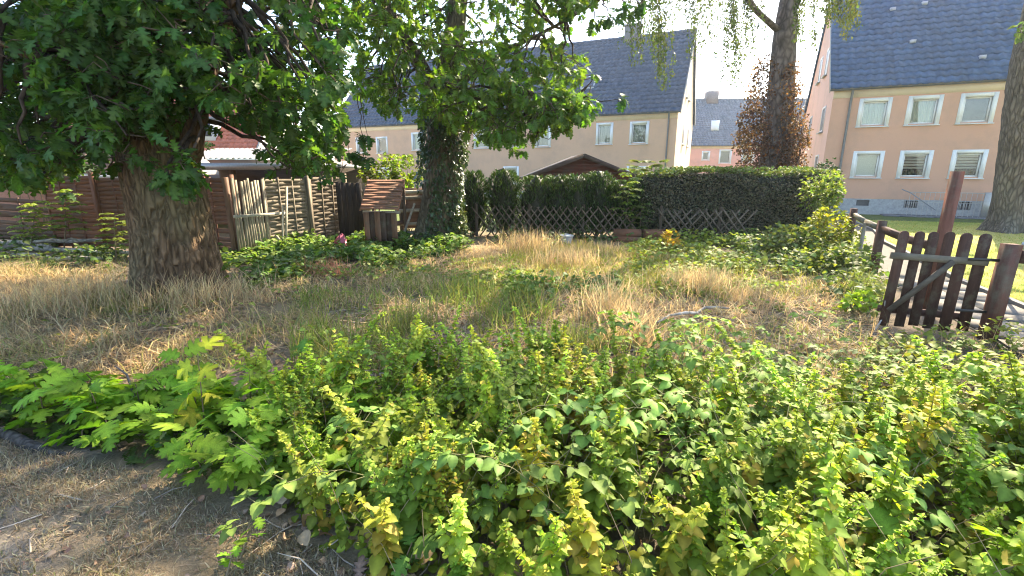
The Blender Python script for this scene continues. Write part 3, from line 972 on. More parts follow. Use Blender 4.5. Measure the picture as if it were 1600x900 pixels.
for s in (-1, 1):
    m = MB()
    a = (2.2, rz + 0.08)
    b = (2.2 + s * (hw + 0.18), ez - 0.03)
    nx, nz_2 = (rz + 0.11 - ez), s * (hw + 0.18)
    v = []
    for y in (15.1, 18.15):
        v += [(a[0], y, a[1]), (b[0], y, b[1]), (b[0], y, b[1] - 0.07), (a[0], y, a[1] - 0.07)]
    m.add(v, [(0, 1, 2, 3), (4, 7, 6, 5), (0, 4, 5, 1), (1, 5, 6, 2), (2, 6, 7, 3)], (0.055, 0.048, 0.045))
    m.build("roof", M['roof_felt'], shed)
    m = MB()
    m.bar((2.2 + s * 0.005, 15.08, rz + 0.03), (b[0], 15.08, b[1] - 0.05), 0.02, 0.13, (0, 0, 1), (0.075, 0.05, 0.04))
    m.build("verge_board", M['wood_flat'], shed)

out = thing("outbuilding", "low brick outbuilding with worn tiled roof and gutter behind the woven fence", "outbuilding", (-13.5, 14.0, 0))
m = MB()
m.box((-16.5, 13.8, 0), (-10.9, 17.5, 1.58), (0.30, 0.15, 0.10))
m.build("wall", M['concrete'], out)
m = MB()
tile_slope(m, (-16.8, 13.55, 1.62), (1, 0, 0), (0, 0.83, 0.56), (0, -0.56, 0.83), 6.15, 2.6, (0.26, 0.145, 0.09), 0.26, 0.32)
m.add([(-10.66, 13.55, 1.58), (-10.66, 15.7, 3.03), (-10.66, 17.9, 1.58)], [(0, 2, 1)], (0.35, 0.33, 0.30))
m.add([(-16.8, 15.7, 3.05), (-10.66, 15.7, 3.05), (-10.66, 17.9, 1.6), (-16.8, 17.9, 1.6)], [(0, 1, 2, 3)], (0.26, 0.145, 0.09))
rf = m.build("roof", M['roof_tile'], out)
rf["kind"] = "stuff"
m = MB()
m.box((-16.8, 13.42, 1.50), (-10.6, 13.54, 1.60), (0.55, 0.54, 0.5))
m.build("gutter", M['metal'], out)

car = thing("carport", "flat roofed carport with pale metal edge behind the grey paling fence", "carport", (-7.0, 14.0, 0))
m = MB()
m.box((-10.2, 12.9, 1.80), (-4.9, 17.0, 1.90), (0.20, 0.20, 0.21))
m.build("roof", M['roof_felt'], car)
m = MB()
m.box((-10.2, 12.86, 1.74), (-4.9, 12.898, 1.92), (0.30, 0.30, 0.30))
m.build("fascia", M['metal'], car)
for x in (-9.9, -7.5, -5.1):
    m = MB()
    m.box((x - 0.06, 13.0, 0), (x + 0.06, 13.12, 1.8), (0.15, 0.10, 0.07))
    m.build("post", M['wood_stain'], car)
m = MB()
m.box((-10.1, 16.8, 0), (-5.0, 16.95, 1.8), (0.10, 0.085, 0.07))
m.build("back_wall", M['wood_flat'], car)
lean = thing("lean_to", "grey corrugated lean-to roof rising behind the carport", "shed", (-8.5, 19.0, 0))
m = MB()
x = np.linspace(-12.5, -6.8, 120)
zz = 0.03 * np.sin(x * 30)
v = np.concatenate([np.column_stack([x, np.full(120, 18.0), 2.15 + zz]), np.column_stack([x, np.full(120, 21.0), 2.62 + zz])])
i = np.arange(119)
m.add(v, np.stack([i, i + 1, i + 121, i + 120], 1), (0.20, 0.195, 0.185))
m.build("roof", M['roof_felt'], lean)
m = MB()
m.box((-12.4, 18.2, 0), (-6.9, 20.9, 2.1), (0.22, 0.19, 0.16))
m.build("wall", M['plaster'], lean)

# ================================================================ fences
def woven_panel(label, A, B, h, n, col, z0=0.05, lean=0.0, vary=0.15, battens=2, roll=0.0, posts=True, name="woven_fence", missing=(), group="woven wooden fence panels"):
    A, B = np.array(A, float), np.array(B, float)
    L = float(np.linalg.norm(B - A))
    r = thing(name, label, "fence panel", (A[0], A[1], z0), rotz=math.atan2(B[1] - A[1], B[0] - A[0]), local=True, group=group)
    r.rotation_euler[0] = lean
    r.rotation_euler[1] = roll
    hs = h / n
    meshes = []
    for ph in (0, 1):
        k = 8 * battens + 1
        x = np.linspace(0.0, L, k)
        y = (0.0025 if name == 'tilted_cover' else 0.0055) * np.cos(math.pi * x / L * (battens + 1) + math.pi * ph)
        m = MB()
        zt = hs * 1.02
        for off in (-0.004, 0.004):
            pass
        v = np.concatenate([np.column_stack([x, y - 0.004, 0 * x]), np.column_stack([x, y - 0.004 + 0.003, 0 * x + zt]), np.column_stack([x, y + 0.005, 0 * x]), np.column_stack([x, y + 0.005 + 0.003, 0 * x + zt])])
        i = np.arange(k - 1)
        m.add(v, np.concatenate([np.stack([i, i + 1, k + i + 1, k + i], 1), np.stack([2 * k + i, 3 * k + i, 3 * k + i + 1, 2 * k + i + 1], 1), np.stack([k + i, k + i + 1, 3 * k + i + 1, 3 * k + i], 1), np.stack([i, 2 * k + i, 2 * k + i + 1, i + 1], 1)]), col)
        meshes.append(m.mesh("slat", M['wood_flat']))
    for i in range(n):
        if i in missing:
            continue
        s = link("slat", meshes[i % 2], r)
        s.location = (0, rnd(-0.004, 0.004), i * hs)
        s.rotation_euler = (rnd(-0.05, 0.05), rnd(-1, 1) * 0.012 * (3 if vary > 0.3 else 1), 0)
    for k in range(battens + 2):
        x = L * k / (battens + 1)
        m = MB()
        w = 0.028 if 0 < k < battens + 1 else 0.04
        m.box((x - w / 2, 0.008 if name == 'tilted_cover' else -0.013, -0.03), (x + w / 2, 0.02, h + 0.03), np.array(col) * 0.95)
        m.build("batten", M['wood_grey'], r)
    if posts:
        m = MB()
        m.box((L + 0.035, -0.045, -z0), (L + 0.115, 0.045, h + 0.08), np.array(col) * 0.9)
        m.build("post", M['wood_grey'], r)
    return r
BR, GR, DK = (0.19, 0.09, 0.058), (0.20, 0.165, 0.12), (0.105, 0.065, 0.045)
woven_panel("dark brown woven fence panel sagging at the edge of the brush pile", (-13.0, 11.1), (-10.55, 10.95), 1.15, 12, DK, roll=0.06, vary=0.4)
woven_panel("reddish brown woven fence panel below the gutter of the tiled outbuilding", (-10.4, 10.75), (-9.25, 10.65), 1.58, 17, BR)
woven_panel("brown woven fence panel half hidden by the thick oak trunk", (-9.13, 10.64), (-7.95, 10.55), 1.52, 16, (0.15, 0.078, 0.052))
woven_panel("dark brown woven fence panel between the oak trunk and the grey palings", (-7.3, 10.5), (-5.85, 10.0), 1.52, 16, (0.16, 0.085, 0.058), missing=(3, 5))
d_ = np.array([1.26, 2.67]) / np.linalg.norm([1.26, 2.67])
a0 = np.array([-5.62, 9.72])
woven_panel("weathered grey woven fence panel right behind the leaning laths", a0 + d_ * 0.72, a0 + d_ * 1.80, 1.50, 20, GR)
woven_panel("weathered grey woven fence panel running up to the dark board panel", a0 + d_ * 1.93, a0 + d_ * 2.95, 1.52, 20, (0.165, 0.13, 0.092), lean=0.02)

# palings: upright split laths nailed to a rail
pal = thing("paling_gate", "grey upright split palings nailed to a pale cross rail", "fence", (a0[0], a0[1], 0))
n_ = np.array([d_[1], -d_[0]])
def fp(s, off, z):
    p = a0 + d_ * s + n_ * off
    return (p[0], p[1], z)
for i in range(13):
    s = -0.05 + i * 0.062 + rnd(-0.01, 0.01)
    m = MB()
    zt = 1.56 + rnd(-0.06, 0.03)
    m.bar(fp(s, 0.03, 0.03), fp(s + rnd(-0.05, 0.05), 0.02, zt), rnd(0.04, 0.055), 0.018, (n_[0], n_[1], 0.0), np.array((0.25, 0.22, 0.16)) * rnd(0.8, 1.15))
    m.build("paling", M['wood_grey'], pal)
m = MB()
m.bar(fp(-0.1, 0.065, 0.83), fp(1.15, 0.06, 0.80), 0.06, 0.022, (n_[0], n_[1], 0), (0.40, 0.37, 0.30))
m.build("rail", M['wood_grey'], pal)
m = MB()
m.box((a0[0] - 0.16, a0[1] - 0.06, 0), (a0[0] - 0.07, a0[1] + 0.03, 1.6), (0.16, 0.10, 0.07))
m.build("post", M['wood_grey'], pal)
for k, (s0, z0, s1, z1, lb) in enumerate(((0.90, 0.0, 1.22, 1.38, "long pale lath leaning across the grey woven panel"), (0.82, 0.02, 1.06, 0.98, "short pale lath leaning beside the grey palings"), (0.70, 0.35, 0.98, 0.10, "thin lath lying aslant at the foot of the palings"))):
    m = MB()
    m.bar(fp(s0, 0.22, z0), fp(s1, 0.09, z1), 0.05, 0.02, (n_[0], n_[1], 0), (0.37, 0.33, 0.25))
    tag(m.build("lath", M['wood_grey']), lb, "lath", "laths leaning on the fence")

# dark board panel, lid of a box, planks and clutter
e0_ = a0 + d_ * 3.02
t = thing("board_panel", "dark tarred board panel beside the tilted red brown lid", "fence panel", (e0_[0], e0_[1], 0))
for i in range(5):
    m = MB()
    x = e0_[0] + 0.02 + i * 0.125
    m.box((x, e0_[1] - 0.6 - 0.02, 0.03), (x + 0.118, e0_[1] - 0.6 + 0.003 * i, 1.45 + rnd(-0.02, 0.02)), np.array((0.045, 0.036, 0.032)) * rnd(0.8, 1.2))
    m.build("board", M['wood_grey'], t)
for z in (0.4, 1.2):
    m = MB()
    m.box((e0_[0] + 0.02, e0_[1] - 0.585, z), (e0_[0] + 0.65, e0_[1] - 0.55, z + 0.07), (0.05, 0.04, 0.035))
    m.build("rail", M['wood_flat'], t)
# tilted woven lid on a crate of planks
p0, p1 = at(563, 327, 10.75), at(622, 325, 10.75)
t = woven_panel("bright red brown woven panel tilted like a lid over upright planks", p0[:2], p1[:2], 0.98, 12, (0.27, 0.135, 0.085), z0=p0[2], lean=math.radians(-50), battens=1, posts=False, name="tilted_cover")
crate = thing("plank_crate", "crate of upright rust brown planks under the tilted woven lid", "crate", (p0[0], 10.85, 0))
for i in range(6):
    m = MB()
    x = p0[0] + 0.04 + i * 0.125
    c = (0.19, 0.105, 0.065) if i in (0, 2, 5) else (0.085, 0.055, 0.04)
    m.box((x, 10.8 + (0.012 if i in (1, 4) else 0), 0.02), (x + 0.123, 10.83 + (0.012 if i in (1, 4) else 0), p0[2] - 0.06 + rnd(-0.03, 0.02)), np.array(c) * rnd(0.85, 1.15))
    m.build("plank", M['wood_stain'], crate)
m = MB()
m.box((p0[0], 10.9, p0[2] - 0.12), (p0[0] + 0.85, 10.96, p0[2] - 0.055), (0.30, 0.27, 0.22))
m.build("rail", M['wood_flat'], crate)
m = MB()
for x in (p0[0] + 0.04, p0[0] + 0.79):
    m.box((x, 11.5, 0.0), (x + 0.06, 11.56, 1.45), (0.13, 0.09, 0.065))
m.build("strut", M['wood_stain'], crate)
def pole(name, label, cat, pts, rad, col, mat='wood_flat', group=None, sides=8, rough=0.12):
    m = MB()
    m.tube(pts, rad, sides, col, rough, int(rnd(0, 99)))
    return tag(m.build(name, M[mat], smooth=True), label, cat, group)
q0, q1 = at(622, 301, 11.9), at(655, 300, 11.9)
rack = thing("pole_rack", "rough rack of pale horizontal poles beside the ivy clad trunk", "rack", (q0[0], 11.9, 0))
for dz, yy in ((0.0, 0), (-0.14, 0.03), (-0.45, 0.02), (-0.78, 0.05)):
    m = MB()
    m.tube([q0 + np.array([-0.1, yy, dz]), q1 + np.array([0.2, yy, dz + 0.01])], 0.045, 8, (0.40, 0.36, 0.28))
    m.build("rail", M['wood_flat'], rack, smooth=True)
for x in (q0[0] + 0.02, q1[0] + 0.1):
    m = MB()
    m.box((x - 0.04, 11.97, 0), (x + 0.04, 12.05, 1.42), (0.16, 0.12, 0.09))
    m.build("post", M['wood_grey'], rack)
m = MB()
m.box((q0[0] - 0.05, 12.1, 0.3), (q1[0] + 0.15, 12.14, 1.3), (0.20, 0.13, 0.09))
m.build("back_board", M['wood_flat'], rack)
pole("leaning_stick", "bent pale stick leaning on the pole rack", "stick", [at(632, 362, 11.5), at(640, 340, 11.5), at(648, 318, 11.6)], [0.035, 0.03, 0.025], (0.42, 0.38, 0.31))
for k, (x0, x1, y, c, lb) in enumerate(((602, 640, 372, (0.16, 0.10, 0.07), "dark plank lying at the foot of the pole rack"), (612, 650, 366, (0.33, 0.30, 0.26), "grey plank lying under the lowest rack pole"), (606, 632, 350, (0.22, 0.13, 0.09), "rust brown plank wedged between crate and rack"))):
    m = MB()
    a, b = at(x0, y, 11.35 + 0.12 * k), at(x1, y - 3, 11.5 + 0.12 * k)
    m.bar(a, b, 0.14, 0.03, (0, -0.5, 1), c)
    tag(m.build("plank", M['wood_flat']), lb, "plank", "planks heaped by the rack")
m = MB()
c = at(533, 373, 10.5)
th = np.linspace(0, 2 * math.pi, 15)[:-1]
for k, (rr, zz) in enumerate(((0.02, 0.16), (0.10, 0.10), (0.14, 0.0), (0.13, -0.1))):
    pass
rings = [np.column_stack([c[0] + rr * np.cos(th) * (1 + 0.45 * np.sin(3 * th + 2 * k)), c[1] + rr * np.sin(th), np.full(14, c[2] + zz) + 0.05 * np.sin(4 * th + 1.5 * k)]) for k, (rr, zz) in enumerate(((0.015, 0.08), (0.06, 0.03), (0.12, -0.05), (0.10, -0.12)))]
i, j = np.meshgrid(np.arange(3), np.arange(14), indexing='ij')
i, j = i.ravel(), j.ravel()
m.add(np.concatenate(rings), np.stack([i * 14 + j, (i + 1) * 14 + j, (i + 1) * 14 + (j + 1) % 14, i * 14 + (j + 1) % 14], 1), (0.42, 0.10, 0.15))
tag(m.build("plastic_bag", M['plastic']), "crumpled pink plastic bag in the brambles below the grey woven panel", "bag")

# ---------------------------------------------------------------- lattice fences and beds in front of the hedge
def lattice(label, A, B, h, missing=0.0, lean=0.0):
    A, B = np.array(A, float), np.array(B, float)
    L = float(np.linalg.norm(B - A))
    r = thing("lattice_fence", label, "fence", (A[0], A[1], 0.02), rotz=math.atan2(B[1] - A[1], B[0] - A[0]), local=True, group="brown lattice fences before the hedge")
    r.rotation_euler[0] = lean
    c = (0.13, 0.10, 0.072)
    me = {}
    for s in (1, -1):
        m = MB()
        m.bar((0, 0.012 * s, 0), (s * h * 0.78, 0.012 * s, h), 0.034, 0.016, (0, 1, 0), c)
        me[s] = m.mesh("lath", M['wood_grey'])
    x = -0.1
    while x < L - 0.1:
        for s in (1, -1):
            x0 = x if s > 0 else x + h * 0.78
            if rnd(0, 1) > missing and -0.25 < x and x + h * 0.78 < L + 0.3:
                o = link("lath", me[s], r)
                o.location = (x0, 0, rnd(-0.015, 0.015))
                o.rotation_euler = (0, rnd(-0.03, 0.03), 0)
        x += 0.19
    for k in range(int(L / 1.4) + 1):
        m = MB()
        xx = min(k * 1.4, L)
        m.tube([(xx, 0.05, 0), (xx, 0.05, h + 0.06)], 0.04, 8, np.array(c) * 0.7)
        m.build("post", M['wood_grey'], r)
    return r
lattice("brown lattice fence of crossed laths before the small conifers", (-0.95, 12.6), (3.1, 12.2), 0.80, 0.03)
lattice("broken brown lattice fence of crossed laths before the dark hedge", (3.75, 12.0), (5.8, 11.6), 0.78, 0.10, 0.05)
for k, (a, b, lb) in enumerate((((2.50, 11.65), (3.15, 11.5), "rust brown wooden planter box beside the leafy sapling"), ((3.27, 11.45), (3.86, 11.5), "rust brown wooden planter box beside the broken lattice"))):
    a, b = np.array(a), np.array(b)
    L = float(np.linalg.norm(b - a))
    r = thing("planter_box", lb, "planter", (a[0], a[1], 0), rotz=math.atan2(b[1] - a[1], b[0] - a[0]), local=True, group="planter boxes by the hedge")
    for side, (lo, hi) in enumerate((((0, 0, 0.0), (L, 0.025, 0.15)), ((0, 0, 0.155), (L, 0.025, 0.30)), ((0, 0.027, 0), (0.025, 0.35, 0.30)), ((L - 0.025, 0.027, 0), (L, 0.35, 0.30)), ((0, 0.352, 0), (L, 0.377, 0.30)))):
        m = MB()
        m.box(lo, hi, np.array((0.21, 0.095, 0.055)) * rnd(0.85, 1.15))
        m.build("board", M['wood_flat'], r)
    m = MB()
    m.box((0.026, 0.028, 0.02), (L - 0.026, 0.35, 0.26), (0.06, 0.045, 0.035))
    m.build("soil", M['soil'], r)
c = at(884, 376, 11.4)
m = MB()
m.tube([(c[0], c[1], 0.0), (c[0] + 0.01, c[1], 0.10), (c[0] + 0.02, c[1] - 0.02, 0.21)], [0.13, 0.145, 0.155], 18, (0.42, 0.43, 0.44))
m.tube([(c[0] + 0.02, c[1] - 0.02, 0.195), (c[0] + 0.02, c[1] - 0.02, 0.215)], [0.168, 0.168], 18, (0.45, 0.46, 0.46))
tag(m.build("bucket", M['plastic'], smooth=False), "pale plastic bucket standing among dry grass by the lattice fence", "bucket")

# ---------------------------------------------------------------- picket gate, posts and rails on the side fence
RB = (0.078, 0.042, 0.031)
def post(label, x, y, h, w, col=RB, lean=(0, 0), name="fence_post"):
    m = MB()
    m.bar((x, y, -0.05), (x + lean[0], y + lean[1], h), w, w, (0.3, 1, 0), col)
    return tag(m.build(name, M['wood_stain'], None), label, "post", "brown square fence posts")
post("tall square brown post rising behind the picket gate", 5.30, 5.80, 1.73, 0.10, (0.14, 0.062, 0.043))
post("square brown post where the two side rails meet", 5.96, 7.65, 0.95, 0.10)
post("small brown post at the overgrown end of the side rails", 6.97, 9.75, 0.98, 0.10)
g1, g0 = np.array([4.96, 4.80]), np.array([4.15, 5.06])      # hinge side, free side
post("thick square brown post carrying the picket gate", 5.03, 4.74, 1.02, 0.12, (0.10, 0.048, 0.036), (0.01, 0.0))
gate = thing("picket_gate", "weathered red brown picket gate with rounded boards standing ajar", "gate", (g1[0], g1[1], 0))
gd = (g1 - g0) / np.linalg.norm(g1 - g0)
gn = np.array([gd[1], -gd[0]])
def gpnt(s, off, z):
    p = g0 + gd * s + gn * off
    return np.array([p[0], p[1], z])
def picket(s, z0, z1, w, t, col, tilt):
    m = MB()
    n = 9
    a = np.linspace(0, math.pi, n)
    prof = [(-w / 2, z0), (w / 2, z0)] + [(w / 2 * math.cos(k), z1 - w / 2 + w / 2 * math.sin(k)) for k in a]
    v = []
    for off in (0.0, -t):
        for x, z in prof:
            v.append(gpnt(s + x + tilt * (z - 0.5), off, z))
    k = len(prof)
    m.add(v, [tuple(range(k))[::-1]], col)
    m.f.append(np.array([tuple(range(k, 2 * k))]))
    m.f.append(np.array([(i, (i + 1) % k, k + (i + 1) % k, k + i) for i in range(k)]))
    m.build("picket", M['wood_stain'], gate)
for i, s in enumerate((0.03, 0.175, 0.30, 0.435, 0.58, 0.74)):
    picket(s, 0.06 + rnd(-0.02, 0.03), 1.12 + rnd(-0.015, 0.01), 0.088 + 0.012 * (i in (4, 5)), 0.022, np.array(RB) * rnd(0.75, 1.05), rnd(0.01, 0.03))
for z, w in ((0.83, 0.07), (0.22, 0.07)):
    m = MB()
    of = 0.018 if z > 0.5 else -0.04
    m.bar(gpnt(-0.05, of, z + 0.02), gpnt(0.80, of, z - 0.01), w, 0.03, (gn[0], gn[1], 0), (0.145, 0.125, 0.095) if z > 0.5 else RB)
    m.build("rail", M['wood_flat'], gate)
m = MB()
m.bar(gpnt(0.02, 0.045, 0.24), gpnt(0.50, 0.045, 0.82), 0.055, 0.022, (gn[0], gn[1], 0), (0.10, 0.082, 0.062))
m.build("brace", M['wood_flat'], gate)
for z in (0.3, 0.85):
    m = MB()
    m.bar(gpnt(0.62, 0.037, z), gpnt(0.88, 0.037, z), 0.03, 0.005, (gn[0], gn[1], 0), (0.06, 0.055, 0.05))
    m.build("hinge", M['metal'], gate)
def rail(label, a, b, w, col, mat='wood_flat'):
    m = MB()
    a, b = np.array(a, float), np.array(b, float)
    mid = (a + b) / 2 + np.array([0, 0, -0.02])
    m.bar(a, mid, w, w * 0.6, (0.2, -1, 0), col)
    m.bar(mid, b, w, w * 0.6, (0.2, -1, 0), col)
    return tag(m.build("fence_rail", M[mat]), label, "rail", "rails of the side fence")
rail("grey weathered rail between the overgrown post and the next", (6.95, 9.7, 0.86), (6.0, 7.70, 0.82), 0.085, (0.17, 0.15, 0.115))
rail("brown rail running behind the picket gate to the tall post", (5.93, 7.60, 0.83), (5.32, 5.86, 0.80), 0.10, RB)
rail("pair of ribbed brown rails beyond the thick gate post", (5.10, 4.72, 0.90), (6.3, 4.15, 0.86), 0.13, RB)
m = MB()
m.tube([(6.35, 8.55, 0.0), (6.36, 8.56, 0.82)], 0.03, 8, (0.22, 0.20, 0.17))
tag(m.build("fence_post", M['wood_grey']), "thin grey stake under the weathered side rail", "post", "brown square fence posts")
m = MB()
m.tube([gp(1556, 452) + np.array([0, 0, 0.02]), at(1602, 380, 5.9)], 0.028, 8, (0.36, 0.38, 0.40))
tag(m.build("metal_strut", M['metal'], smooth=True), "slanting grey metal pole beside the thick gate post", "pole")

# ================================================================ trees
def trunk(mb, pts, rad, sides=64, step=0.035, ridge=0.03, col=(0.2, 0.15, 0.1), flare=0.0, seed=0, col2=None, freq=9.0):
    pts, rad = np.asarray(pts, float), np.asarray(rad, float)
    seg = np.concatenate([[0], np.cumsum(np.linalg.norm(np.diff(pts, axis=0), axis=1))])
    t = np.arange(0, seg[-1], step)
    # smooth path
    def sm(y):
        v = np.interp(t, seg, y)
        k = max(3, int(0.35 / step) | 1)
        p = np.pad(v, k // 2, mode='edge')
        return np.convolve(p, np.ones(k) / k, 'valid')
    P = np.column_stack([sm(pts[:, i]) for i in range(3)])
    R = sm(rad)
    n = len(t)
    a = np.arange(sides) * 2 * math.pi / sides
    A, T = np.meshgrid(a, t)
    h = P[:, 2:3]
    lob = 1 + flare * np.exp(-np.maximum(h, 0) / 0.35) * (0.55 + 0.45 * np.cos(5 * A + seed) + 0.25 * np.cos(3 * A + 1.7 * seed))
    r0 = R[:, None] * lob
    wob = fbm(np.stack([np.cos(A) * 1.3, np.sin(A) * 1.3, T * 0.5], -1), 60 + seed, 2)
    q = np.stack([np.cos(A) * r0 * freq + 0.5 * wob, np.sin(A) * r0 * freq + 0.5 * wob, T * freq * 0.30], -1)
    rid = 1 - np.abs(fbm(q, 70 + seed, 2))
    r = r0 * (1 + 0.07 * wob) + ridge * (rid - 0.7)
    V = P[:, None, :] + np.stack([np.cos(A) * r, np.sin(A) * r, 0 * A], -1)
    i, j = np.meshgrid(np.arange(n - 1), np.arange(sides), indexing='ij')
    i, j = i.ravel(), j.ravel()
    k = (j + 1) % sides
    c = np.asarray(col)[None] * (0.75 + 0.5 * np.clip((rid - 0.4) / 0.6, 0, 1)).reshape(-1, 1)
    if col2 is not None:
        g = np.clip(fbm(q * 0.12 + 5, 90, 3) * 1.3, 0, 1).reshape(-1, 1)
        c = c * (1 - g) + np.asarray(col2)[None] * g
    mb.add(V.reshape(-1, 3), np.stack([i * sides + j, i * sides + k, (i + 1) * sides + k, (i + 1) * sides + j], 1), c)
    return P, R
def limb(mb, a, b, r0, r1, sag=0.2, col=(0.065, 0.048, 0.035), n=7, sides=6):
    a, b = np.asarray(a, float), np.asarray(b, float)
    t = np.linspace(0, 1, n)[:, None]
    L = np.linalg.norm(b - a)
    mid = (a + b) / 2 + np.array([0, 0, sag * L]) + rng.normal(0, 0.06 * L, 3)
    p = (1 - t) ** 2 * a + 2 * t * (1 - t) * mid + t * t * b
    p[1:-1] += rng.normal(0, 0.02 * L, (n - 2, 3))
    mb.tube(p, np.linspace(r0, r1, n), sides, col, caps=False)
    return p
def rosettes(mb, tw, pos, cen, T, size, col, per=6, down=0.35, twcol=(0.10, 0.075, 0.05), twr=0.006):
    """a spray of leaves at each point, on a twig that comes from the clump's centre"""
    n = len(pos)
    ax = pos - cen
    ax = ax / (np.linalg.norm(ax, axis=1)[:, None] + 1e-6) * 0.8 + unit(n) * 0.7
    ax[:, 2] -= down * 0.6
    ax /= np.linalg.norm(ax, axis=1)[:, None]
    for i in range(n):
        if tw is not None and rnd(0, 1) < 0.55:
            p = pos[i] + (cen[i] - pos[i]) * rnd(0.35, 0.95)
            m_ = (p + pos[i]) / 2 + rng.normal(0, 0.05, 3)
            tw.tube([p, m_, pos[i]], [twr * 1.6, twr * 1.2, twr * 0.8], 4, twcol, caps=False)
    ref = unit(n)
    x = np.cross(ax, ref)
    x /= np.linalg.norm(x, axis=1)[:, None]
    y = np.cross(ax, x)
    for k in range(per):
        a = 2 * math.pi * k / per + rnd(-0.4, 0.4, n)
        sp = rnd(0.5, 1.35, n)
        d = ax * np.cos(sp)[:, None] + (x * np.cos(a)[:, None] + y * np.sin(a)[:, None]) * np.sin(sp)[:, None]
        d[:, 2] -= down
        off = ax * rnd(-0.06, 0.02, n)[:, None]
        mb.lay(T[k % len(T)], pos + off, d, rng.normal(0, 0.5, n), size * rnd(0.65, 1.15, n), shades(col, n, 0.3, 0.12))
def ball(n, cen, rad, shell=0.5):
    u = unit(n) * (rnd(shell ** 3, 1, n) ** (1 / 3))[:, None]
    return np.asarray(cen)[None] + u * np.asarray(rad)[None]
def out_of_view(p, margin=25, side=0):
    px, py = proj(p)
    d = p[:, 1] * CP - (p[:, 2] - CZ) * SP
    return (d < 0.3) | (py < -margin) | (px < -side - 60) | (px > 1660 + side)
def high_crown(mb, cen, rad, n, size, col, T, keep=None):
    p = ball(n, cen, rad, 0.35)
    p = p[vn(p) > 0.02]
    p = p[out_of_view(p, 40)]
    d = unit(len(p))
    d[:, 2] -= 0.4
    mb.lay(T, p, d, rng.normal(0, 0.6, len(p)), size * rnd(0.7, 1.2, len(p)), shades(col, len(p), 0.3))
def vn(p):
    return fbm(p * 0.55, 5, 2)
def clump_points(poly, n, y0, y1):
    out = []
    xs, ys = [a for a, b in poly], [b for a, b in poly]
    while len(out) < n:
        x, y = rnd(min(xs), max(xs)), rnd(min(ys), max(ys))
        if inpoly(np.array([x]), np.array([y]), poly)[0]:
            out.append(at(x, y, rnd(y0, y1)))
    return np.array(out)
def leafy(poly, n_clump, per_clump, y0, y1, rad, tree_pts, leaves, branches, T, size, col, per=6, lim=(0.035, 0.010), down=0.35, sag=0.1):
    cs = clump_points(poly, n_clump, y0, y1)
    for c in cs:
        k = np.argmin(np.linalg.norm(tree_pts - c - np.array([0, 0, 0.4]), axis=1))
        limb(branches, tree_pts[k], c, lim[0], lim[1], sag)
        p = ball(per_clump, c, np.array([1, 1, 0.75]) * rad, 0.25)
        px, py = proj(p)
        p = p[inpoly(px, py, poly) | (rnd(0, 1, len(p)) < 0.10)]
        if len(p):
            rosettes(leaves, branches, p, np.broadcast_to(c, p.shape), T, size, col, per, down)
    return cs

# ---- the big oak
OB = np.array([-4.95, 6.8, 0.0])
oak = thing("oak_tree", "big oak with thick furrowed trunk and dark lobed leaves before the brown woven fence", "tree", OB)
m = MB()
bk, lit = (0.150, 0.096, 0.056), (0.15, 0.118, 0.066)
path0 = [gp(278, 458) + np.array([0, 0, -0.15]), at(277, 430, 6.8), at(272, 370, 6.8), at(262, 310, 6.8), at(250, 260, 6.8), at(228, 180, 6.85), at(200, 90, 6.9), at(172, 0, 7.0), at(140, -130, 7.2), at(120, -300, 7.4)]
P1, R1 = trunk(m, path0, [0.53, 0.52, 0.50, 0.49, 0.46, 0.36, 0.30, 0.27, 0.22, 0.12], 170, 0.026, 0.06, bk, 0.22, 3, lit, 17.0)
path1 = [at(262, 300, 6.8), at(280, 265, 6.75), at(298, 240, 6.7), at(306, 200, 6.7), at(318, 130, 6.6), at(350, 40, 6.5), at(400, -80, 6.4), at(470, -250, 6.2)]
P2, R2 = trunk(m, path1, [0.26, 0.22, 0.16, 0.125, 0.115, 0.10, 0.08, 0.05], 40, 0.04, 0.03, bk, 0, 5, lit, 10.0)
path2 = [at(228, 190, 6.85), at(190, 160, 6.4), at(130, 130, 5.9), at(50, 90, 5.5), at(-60, 40, 5.2)]
P3, R3 = trunk(m, path2, [0.16, 0.13, 0.10, 0.07, 0.04], 24, 0.05, 0.02, bk, 0, 6)
path3 = [at(215, 140, 6.85), at(250, 90, 7.2), at(330, 40, 7.6), at(430, 10, 7.8), at(540, -10, 8.0)]
P4, R4 = trunk(m, path3, [0.15, 0.12, 0.09, 0.06, 0.03], 24, 0.05, 0.02, bk, 0, 8)
m.build("trunk", M['bark'], oak, smooth=True)
TP = np.concatenate([P1[P1[:, 2] > 2.0][::6], P2[::6], P3[::5], P4[::5]])
OAKPOLY = [(-260, -70), (560, -70), (548, 60), (530, 140), (545, 232), (505, 262), (452, 268), (425, 228), (420, 180), (348, 172), (335, 215), (322, 262), (300, 292), (262, 285), (215, 258), (150, 262), (105, 275), (62, 285), (0, 292), (-260, 320)]
lv, br = MB(), MB()
DG, MG = (0.048, 0.100, 0.025), (0.062, 0.125, 0.028)
leafy(OAKPOLY, 120, 11, 6.9, 9.4, 0.62, TP, lv, br, OAKL, 0.20, DG)
leafy(OAKPOLY, 75, 9, 5.2, 6.5, 0.5, TP, lv, br, OAKL, 0.19, MG)
leafy([(40, -40), (340, -40), (330, 150), (240, 190), (60, 200)], 45, 9, 5.4, 6.3, 0.45, TP, lv, br, OAKL, 0.19, MG)
leafy([(380, 120), (530, 120), (540, 235), (505, 262), (450, 265), (400, 230)], 16, 9, 5.6, 7.5, 0.42, TP, lv, br, OAKL, 0.19, (0.08, 0.15, 0.035))
leafy([(0, 230), (80, 230), (95, 270), (60, 285), (0, 290)], 7, 9, 5.8, 7.0, 0.35, TP, lv, br, OAKL, 0.18, (0.09, 0.15, 0.03))  # clump coloured yellower, sunlight on these leaves painted in
